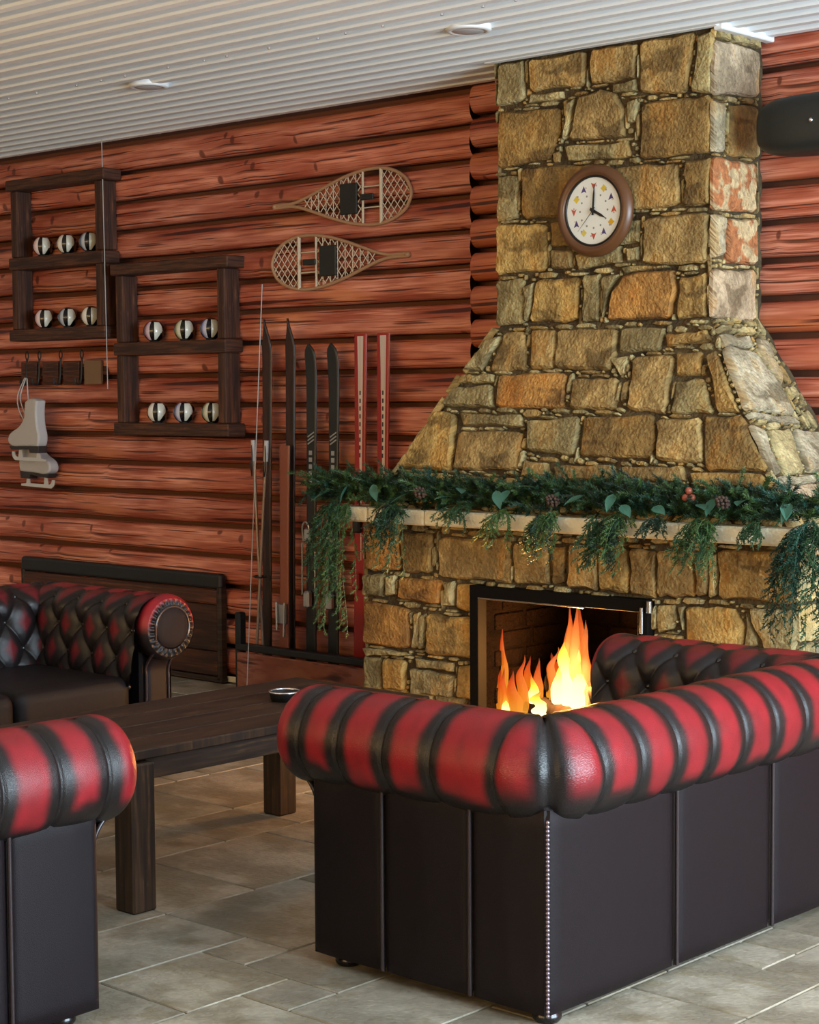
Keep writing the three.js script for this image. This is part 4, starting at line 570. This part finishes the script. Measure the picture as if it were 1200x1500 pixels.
// ---------- snowshoes ----------
function makeSnowshoe(label, pos, turn) {
  const L = 0.93, Wd = 0.133, t = thing('snowshoe', label, 'snowshoe', pos, 0, 'pair of old snowshoes'); t.rotation.z = turn;
  const wood = std({ color: lin(0.42, 0.24, 0.13), roughness: 0.55 }), lace = std({ color: lin(0.62, 0.52, 0.38), roughness: 0.7 }), bind = std({ color: lin(0.012, 0.014, 0.012), roughness: 0.6 });
  // half width along the length (0 tail, 1 nose)
  const half = (k) => k < 0.12 ? 0.006 : k < 0.74 ? mix(0.006, Wd, sm(Math.min(1, Math.pow((k - 0.12) / 0.62, 0.8)))) : Wd * Math.sqrt(Math.max(0, 1 - Math.pow((k - 0.74) / 0.26, 2)));
  const rim = []; for (let i = 0; i <= 34; i++) { const k = i / 34; rim.push([k * L - L / 2, half(k) + (k > 0.985 ? 0 : 0), 0]); } for (let i = 34; i >= 0; i--) { const k = i / 34; if (half(k) > 0) rim.push([k * L - L / 2, -half(k), 0]); }
  part(t, 'frame', tube(rim, 0.0085, 160, 8), wood);
  for (const k of [0.66, 0.79]) part(t, 'crossbar', rod([k * L - L / 2, -half(k), 0], [k * L - L / 2, half(k), 0], k > 0.7 ? 0.009 : 0.006, 8), lace);
  const laces = [], seg = (k0, k1, s) => { for (const dir of [-1, 1]) for (let c = -14; c <= 26; c++) { let a = null, p = null; for (let i = 0; i <= 60; i++) { const k = mix(k0, k1, i / 60), x = k * L, y = dir * (x - c * s) * 1.15, ok = Math.abs(y) < half(k) - 0.004; if (ok && !a) a = [x - L / 2, y, 0]; if (ok) p = [x - L / 2, y, 0]; if ((!ok || i === 60) && a && p && a !== p) { if (Math.hypot(a[0] - p[0], a[1] - p[1]) > 0.012) laces.push(rod(a, p, 0.0028, 4)); a = null; p = null; } } } };
  seg(0.80, 0.985, 0.042); seg(0.20, 0.65, 0.046); for (let k = 0.28; k < 0.64; k += 0.055) laces.push(rod([k * L - L / 2, -half(k), 0], [k * L - L / 2, half(k), 0], 0.0028, 4)); for (const y of [-0.05, 0.05]) laces.push(rod([0.66 * L - L / 2, y, 0], [0.79 * L - L / 2, y, 0], 0.004, 5));
  part(t, 'lacing', merge(laces), lace);
  part(t, 'binding', new RoundedBoxGeometry(0.115, 0.15, 0.016, 3, 0.007), bind, [0.565 * L - L / 2, 0.0, 0.006]); part(t, 'binding_strap', cbox(0.09, 0.03, 0.012, 0.004), bind, [0.70 * L - L / 2, 0, 0.012]);
  part(t, 'tail_knob', new THREE.SphereGeometry(0.014, 10, 8), wood, [-L / 2, 0, 0]);
}
makeSnowshoe('upper snowshoe on the log wall, rounded nose towards the chimney', [-6.285, 2.455, WZ + 0.02], 0.0);
makeSnowshoe('lower snowshoe on the log wall, tail towards the chimney', [-6.31, 2.166, WZ + 0.02], Math.PI);

// ---------- skis, poles and their rack ----------
function skiGeometry(len, w, thick, tip, taper = 0, tail = 1) {    // standing ski, tip up and bent to the front, origin at the tail
  return surface(10, 60, (u, v) => {
    const y = v * len, fromTip = len - y, k = tip === 'point' ? step(0, 0.16, fromTip) ** 0.8 : tip === 'round' ? Math.sqrt(Math.max(0, 1 - Math.pow(1 - Math.min(1, fromTip / 0.07), 2))) : 1, waist = 1 - 0.14 * Math.sin(Math.PI * v);
    const hw = Math.max(0.0015, w / 2 * k * waist * (1 - taper * (1 - v))), bend = (tip === 'square' ? 0 : 0.022) * Math.pow(Math.max(0, 1 - fromTip / 0.22), 2), a = u * 2 * Math.PI, c = Math.cos(a), s = Math.sin(a);
    return { p: [hw * Math.sign(c) * Math.pow(Math.abs(c), 0.35), y, thick / 2 * Math.sign(s) * Math.pow(Math.abs(s), 0.5) + bend], uv: [(Math.sign(c) * Math.pow(Math.abs(c), 0.35) + 1) / 2, v] };
  }, true);
}
const ski = (name, label, x, y, z, len, w, mat, tip, lean = -0.015) => { const t = thing(name, label, 'ski', [x, y, z], 0, 'old skis leaning on the log wall'); t.rotation.x = lean; part(t, 'ski_body', skiGeometry(len, w, 0.014, tip), mat); return t; };
const skiWood = std({ map: clone(darkWood, 1, 0.5), color: lin(0.40, 0.16, 0.10), roughness: 0.4 }), skiBlack = std({ color: lin(0.010, 0.011, 0.011), roughness: 0.38 }), steel = std({ color: lin(0.5, 0.5, 0.5), roughness: 0.35, metalness: 0.9 });
const skiRed = (() => { const c = document.createElement('canvas'); c.width = 64; c.height = 1024; const x = c.getContext('2d'); x.fillStyle = '#9c211c'; x.fillRect(0, 0, 64, 1024); x.fillStyle = '#d9c6b8'; x.beginPath(); x.moveTo(18, 6); x.lineTo(50, 6); x.lineTo(46, 380); x.lineTo(44, 640); x.lineTo(40, 640); x.lineTo(32, 380); x.closePath(); x.fill(); x.fillStyle = '#b49a90'; for (const k of [22, 29, 36, 43]) x.fillRect(k, 8, 2, 150); x.fillStyle = '#3a2c28'; for (let k = 0; k < 9; k++) x.fillRect(30, 160 + k * 22, 8, 12); const t = new THREE.CanvasTexture(c); t.colorSpace = THREE.SRGBColorSpace; return std({ map: t, roughness: 0.35 }); })();
const SZ = WZ + 0.10;
ski('wooden_ski', 'long dark wooden ski with pointed tip standing behind the crossed poles', -6.76, 0.06, SZ, 1.83, 0.07, skiWood, 'point');
ski('wooden_ski', 'long dark wooden ski with pointed tip between the poles and the black skis', -6.59, 0.06, SZ, 1.83, 0.07, skiWood, 'point');
for (const [x, l] of [[-6.44, 'black ski with rounded tip and steel binding next to the wooden skis'], [-6.285, 'black ski with rounded tip and steel binding half behind the hanging greenery']]) {
  const t = ski('alpine_ski', l, x, 0.06, SZ, 1.70, 0.074, skiBlack, 'round');
  for (const k of [0, 1, 2]) part(t, 'tip_stripe', cbox(0.05, 0.007, 0.002, 0.0005), steel, [0.002, 1.235 - k * 0.018 + 0.02, 0.0085], [0, 0, 0.5]);
  for (let k = 0; k < 6; k++) part(t, 'letter_mark', cbox(0.022, 0.022, 0.002, 0.0005), steel, [0, 1.165 - k * 0.034, 0.0085]);
  const b = part(t, 'toe_binding', cbox(0.045, 0.07, 0.03, 0.008), steel, [0, 0.76, 0.022]); part(b, 'binding_jaw', tube([[-0.024, -0.03, 0.01], [-0.022, 0.04, 0.02], [0, 0.065, 0.02], [0.022, 0.04, 0.02], [0.024, -0.03, 0.01]], 0.005, 20, 6), steel);
  part(t, 'heel_binding', cbox(0.04, 0.085, 0.04, 0.01), steel, [0, 0.44, 0.026]); part(t, 'brake_wire', rod([0.045, 0.46, 0.02], [0.045, 0.68, 0.02], 0.004, 6), steel); part(t, 'brake_wire', rod([-0.045, 0.46, 0.02], [-0.045, 0.72, 0.02], 0.004, 6), steel);
}
for (const [x, l] of [[-6.105, 'red ski with pale centre stripe beside the black skis'], [-5.955, 'red ski with pale centre stripe next to the stone chimney']]) { const t = ski('racing_ski', l, x, 0.06, SZ, 1.74, 0.082, skiRed, 'square'); part(t, 'toe_binding', cbox(0.05, 0.09, 0.03, 0.008), M.black, [0, 0.83, 0.022]); part(t, 'heel_binding', cbox(0.05, 0.08, 0.035, 0.008), std({ color: lin(0.3, 0.02, 0.02), roughness: 0.4 }), [0, 0.55, 0.024]); }
{
  const t = ski('short_ski', 'short reddish wooden ski with metal toe iron in front of the long wooden skis', -6.585, 0.06, SZ + 0.045, 1.20, 0.072, std({ color: lin(0.26, 0.075, 0.04), roughness: 0.4 }), 'square');
  part(t, 'toe_iron', merge([at(cbox(0.06, 0.1, 0.018, 0.004), 0, 0.36, 0.015), rod([-0.03, 0.42, 0.03], [-0.02, 0.28, 0.035], 0.006, 6), rod([0.03, 0.42, 0.03], [0.03, 0.25, 0.035], 0.006, 6)]), steel);
  const p = (label, xa, xb) => { const t = thing('ski_pole', label, 'ski pole', [xb, 0.06, SZ + (xa > xb ? 0.085 : 0.06)], 0, 'crossed ski poles'); part(t, 'shaft', rod([0, 0, 0], [xa - xb, 1.2, 0], 0.0075, 8), std({ color: lin(0.34, 0.26, 0.2), roughness: 0.35, metalness: 0.5 })); part(t, 'grip', rod([(xa - xb) * 0.93, 1.12, 0], [xa - xb, 1.225, 0], 0.012, 8), bootMat); part(t, 'strap', tube([[(xa - xb), 1.2, 0.01], [(xa - xb) + 0.012, 1.1, 0.02], [(xa - xb) * 0.95, 1.04, 0.015], [(xa - xb) - 0.006, 1.12, 0.015]], 0.003, 16, 5), M.black); part(t, 'basket', at(new THREE.TorusGeometry(0.028, 0.005, 6, 18).rotateX(Math.PI / 2), (xa - xb) * 0.45, 0.54, 0), M.black); };
  p('ski pole crossing behind the other, grip towards the wall shelves', -6.78, -6.715); p('ski pole crossing in front of the other, grip towards the short red ski', -6.655, -6.76);
  const r = thing('ski_rack', 'low rough wooden ski stand with a dark ledge beside the hearth', 'ski stand', [-6.215, 0, WZ + 0.245]);
  part(r, 'front_board', cbox(1.14, 0.20, 0.03, 0.006), std({ map: logMaps[1], color: lin(0.42, 0.36, 0.34), roughness: 0.6, bumpMap: logMaps[1], bumpScale: 0.004 }), [-0.03, 0.12, 0]);
  part(r, 'ledge', cbox(1.16, 0.035, 0.06, 0.006), M.black, [-0.03, 0.245, -0.02]); part(r, 'base_board', cbox(1.14, 0.03, 0.22, 0.004), M.black, [-0.03, 0.035, -0.115]); part(r, 'side_post', cbox(0.04, 0.42, 0.05, 0.008), M.black, [-0.605, 0.21, -0.02]);
}
// ---------- low framed wooden panel behind the far sofa ----------
{
  const t = thing('wooden_wall_panel', 'low dark framed wooden panel standing against the log wall', 'panel', [-8.03, 0, WZ + 0.04]);
  const w = 1.76; part(t, 'top_rail', new RoundedBoxGeometry(w, 0.085, 0.05, 3, 0.02), M.black, [0, 0.535, 0]);
  part(t, 'stile', cbox(0.035, 0.50, 0.05, 0.008), M.table, [w / 2 - 0.018, 0.26, 0]); part(t, 'stile', cbox(0.035, 0.50, 0.05, 0.008), M.table, [-w / 2 + 0.018, 0.26, 0]); part(t, 'bottom_rail', cbox(w, 0.03, 0.05, 0.006), M.table, [0, 0.016, 0]);
  [[0.455, 0.075, 0.012, 1.5], [0.29, 0.25, 0.006, 0.8], [0.10, 0.13, 0.009, 0.95]].forEach(([y, h, z, k], i) => part(t, 'board', cbox(w - 0.07, h - 0.004, 0.024, 0.004, i * 0.4, i * 0.3), std({ map: M.panelWood.map, color: lin(0.8 * k, 0.42 * k, 0.30 * k), roughness: 0.5 }), [0, y, z]));
}
// ---------- loudspeaker ----------
{
  const t = thing('loudspeaker', 'black capsule shaped loudspeaker mounted beside the chimney', 'speaker', [-3.50, 2.51, -6.15]);
  const s = (w, h, d, e) => surface(40, 24, (u, v) => { const a = u * 2 * Math.PI, b = (v - 0.5) * Math.PI, f = (x, k) => Math.sign(x) * Math.pow(Math.abs(x), k); return { p: [w * f(Math.cos(a), e) * f(Math.cos(b), 0.5), h * f(Math.sin(b), 0.55), d * f(Math.sin(a), e) * f(Math.cos(b), 0.5)] }; }, true);
  part(t, 'housing', s(0.29, 0.112, 0.11, 0.75), std({ color: lin(0.010, 0.013, 0.012), roughness: 0.55 }));
  part(t, 'bracket', merge([at(cbox(0.05, 0.08, 0.18, 0.006), 0, 0, -0.15), at(cbox(0.14, 0.14, 0.012, 0.004), 0, 0, -0.245)]), M.black);
  part(t, 'badge', at(new THREE.SphereGeometry(0.009, 12, 8), -0.005, 0.0, 0.112), M.chrome); part(t, 'top_seam', rod([-0.12, 0.108, 0.05], [-0.11, 0.05, 0.1], 0.003, 5), steel);
}
// ---------- recessed ceiling lights, switched off ----------
for (const [x, z, l] of [[-4.64, -5.42, 'round flush ceiling light above the fireplace front, switched off'], [-6.51, -5.38, 'round flush ceiling light above the skis, switched off']]) {
  const t = thing('ceiling_light', l, 'ceiling light', [x, 2.904, z], 0, 'recessed ceiling lights');
  part(t, 'rim', new THREE.LatheGeometry([[0.062, 0.004], [0.068, -0.006], [0.085, -0.004], [0.09, 0.003], [0.09, 0.02]].map((p) => new THREE.Vector2(...p)), 40), M.white); part(t, 'lens', new THREE.SphereGeometry(0.064, 24, 8, 0, Math.PI * 2, Math.PI * 0.5, Math.PI * 0.5).scale(1, 0.18, 1), std({ color: lin(0.45, 0.46, 0.47), roughness: 0.3 }));
}
// ---------- fir garland on the mantel ----------
{
  const t = thing('fir_garland', 'dark green artificial fir garland draped along the stone mantel', 'garland', [-4.475, 1.02, -5.78]), R = rng(404);
  const greens = [[0.011, 0.032, 0.014], [0.022, 0.062, 0.020], [0.052, 0.105, 0.026], [0.018, 0.07, 0.045]].map((c) => std({ color: lin(...c), roughness: 0.5, side: THREE.DoubleSide }));
  const V = (a) => new THREE.Vector3(...a);
  // one needle: a thin three sided spike
  const needle = (P, N, base, dir, len, w) => { const d = dir.clone().normalize(), s = new THREE.Vector3(d.y, -d.x, 0.3).cross(d).normalize().multiplyScalar(w), q = s.clone().cross(d).normalize().multiplyScalar(w), tip = base.clone().addScaledVector(d, len), a = base.clone().add(s), b = base.clone().addScaledVector(s, -0.5).add(q), c = base.clone().addScaledVector(s, -0.5).sub(q); for (const [i, j] of [[a, b], [b, c], [c, a]]) { P.push(...i.toArray(), ...j.toArray(), ...tip.toArray()); } };
  const sprig = (P, base, dir, len, droop, nl, dens) => {
    const d = dir.clone().normalize(); let p = base.clone(); const n = Math.round(len / 0.009);
    for (let k = 0; k < n; k++) { d.y -= droop; d.normalize(); p.addScaledVector(d, 0.009); const taper = 1 - 0.55 * k / n; for (let m = 0; m < dens; m++) { const r = new THREE.Vector3(R() - 0.5, R() - 0.5, R() - 0.5).normalize(), nd = d.clone().multiplyScalar(0.75).add(r.addScaledVector(d, -r.dot(d)).normalize().multiplyScalar(0.8)); needle(P, null, p, nd, nl * taper * (0.7 + 0.6 * R()), 0.0019); } needle(P, null, p.clone().addScaledVector(d, -0.009), d, 0.02, 0.0022); }
    return p;
  };
  const build = (name, P, m, parent = t) => { const g = new THREE.BufferGeometry(); g.setAttribute('position', new THREE.Float32BufferAttribute(P, 3)); g.setAttribute('uv', new THREE.Float32BufferAttribute(new Float32Array(P.length / 3 * 2), 2)); g.computeVertexNormals(); return part(parent, name, g, m); };
  // boughs lying along the shelf, in twelve bunches
  for (let b = 0; b < 13; b++) for (let gI = 0; gI < 4; gI++) {
    const P = [], x0 = -1.26 + b * 0.198;
    for (let k = 0; k < 18; k++) { const base = V([x0 + (R() - 0.5) * 0.22, 0.02 + 0.09 * R(), -0.03 + 0.085 * R()]), out = R(); sprig(P, base, V([(R() - 0.5) * 2.2, 0.15 + 0.75 * R() - (out > 0.92 ? 0.8 : 0), 0.25 + 0.5 * R()]), 0.07 + 0.07 * R(), 0.03, 0.030, 6); }
    build('fir_bough', P, greens[gI === 3 && b % 3 ? 1 : gI]);
  }
  // sprays hanging over the shelf edge: x, lowest point (below shelf), spread, light or dark
  const drops = [[-1.12, 0.55, 0.06, 2], [-1.165, 0.42, 0.05, 1], [-0.80, 0.22, 0.05, 0], [-0.765, 0.27, 0.045, 1], [-0.20, 0.14, 0.03, 2], [0.03, 0.19, 0.04, 0], [0.05, 0.15, 0.04, 2], [0.30, 0.20, 0.07, 1], [0.36, 0.27, 0.06, 0], [0.40, 0.20, 0.06, 2], [0.755, 0.23, 0.045, 2], [0.775, 0.17, 0.05, 1], [1.17, 0.40, 0.05, 0], [1.21, 0.34, 0.06, 3], [1.24, 0.42, 0.07, 1], [-0.45, 0.06, 0.05, 1], [0.58, 0.06, 0.05, 0], [0.98, 0.07, 0.05, 1]];
  for (const [x, low, sp, c] of drops) {
    const P = [], edge = Math.abs(x) > 1.11 ? (x > 0 ? 0.02 : 0.05) : 0.115, zz = Math.abs(x) > 1.11 ? 0.09 : edge;
    for (let k = 0; k < 12; k++) { const b0 = V([x + (R() - 0.5) * sp * 1.6, 0.03 - R() * 0.03, zz - 0.02 + 0.03 * R()]); 
      const L = (low + 0.04) * (0.5 + 0.55 * R()), p = b0.clone(), d = V([(R() - 0.5) * 0.9, 0.1, 0.45]).normalize();
      for (let s = 0; s < L; s += 0.022) { d.y -= 0.3; d.x += (R() - 0.5) * 0.25; d.normalize(); const q = p.clone().addScaledVector(d, 0.022); needle(P, null, p, d, 0.03, 0.0016); p.copy(q); const k2 = 1 - 0.5 * s / L; sprig(P, p, V([(R() - 0.5) * 1.8, -0.7 + 0.5 * R(), 0.1 + 0.5 * R()]), 0.045 * k2, 0.05, 0.015, 4); } }
    build('hanging_spray', P, greens[c]);
  }
  // broad silk leaves, pine cones and a few red berries
  const leaf = (l, w) => surface(8, 6, (u, v) => { const a = (v - 0.5) * 2, k = Math.sin(Math.PI * Math.pow(u, 0.7)); return { p: [u * l, -0.25 * l * u * u + 0.10 * w * a * a, a * w * k] }; }), lg = leaf(0.085, 0.022), teal = std({ color: lin(0.045, 0.14, 0.095), roughness: 0.45, side: THREE.DoubleSide });
  for (let k = 0; k < 20; k++) part(t, 'broad_leaf', lg, teal, [-1.2 + 2.44 * (k + R()) / 20, 0.06 + 0.05 * R(), 0.10 + 0.03 * R()], [R() * 1.2 - 0.3, -Math.PI / 2 + (R() - 0.5) * 2.2, R() * 1.4 - 0.9]);
  for (const [x, y] of [[0.08, 0.06], [-0.62, 0.07], [0.86, 0.08]]) { const sc = []; for (let k = 0; k < 26; k++) { const a = k * 2.4, h = k / 26, r = 0.020 * Math.sin(Math.PI * (0.15 + 0.8 * h)); sc.push(at(new THREE.SphereGeometry(0.0075, 5, 4), Math.cos(a) * r, h * 0.05, Math.sin(a) * r)); } part(t, 'pine_cone', merge(sc), std({ color: lin(0.06, 0.032, 0.02), roughness: 0.8 }), [x, y, 0.125], [1.1, 0, 0.3]); }
  for (const [x, y] of [[0.685, 0.125], [0.70, 0.10], [0.67, 0.10]]) part(t, 'berry', new THREE.SphereGeometry(0.014, 12, 8), std({ color: lin(0.35, 0.09, 0.05), roughness: 0.35 }), [x, y, 0.11]);
}

scene.traverse((o) => { if (o.isMesh) { o.castShadow = true; o.receiveShadow = true; } });
renderer.render(scene, camera);
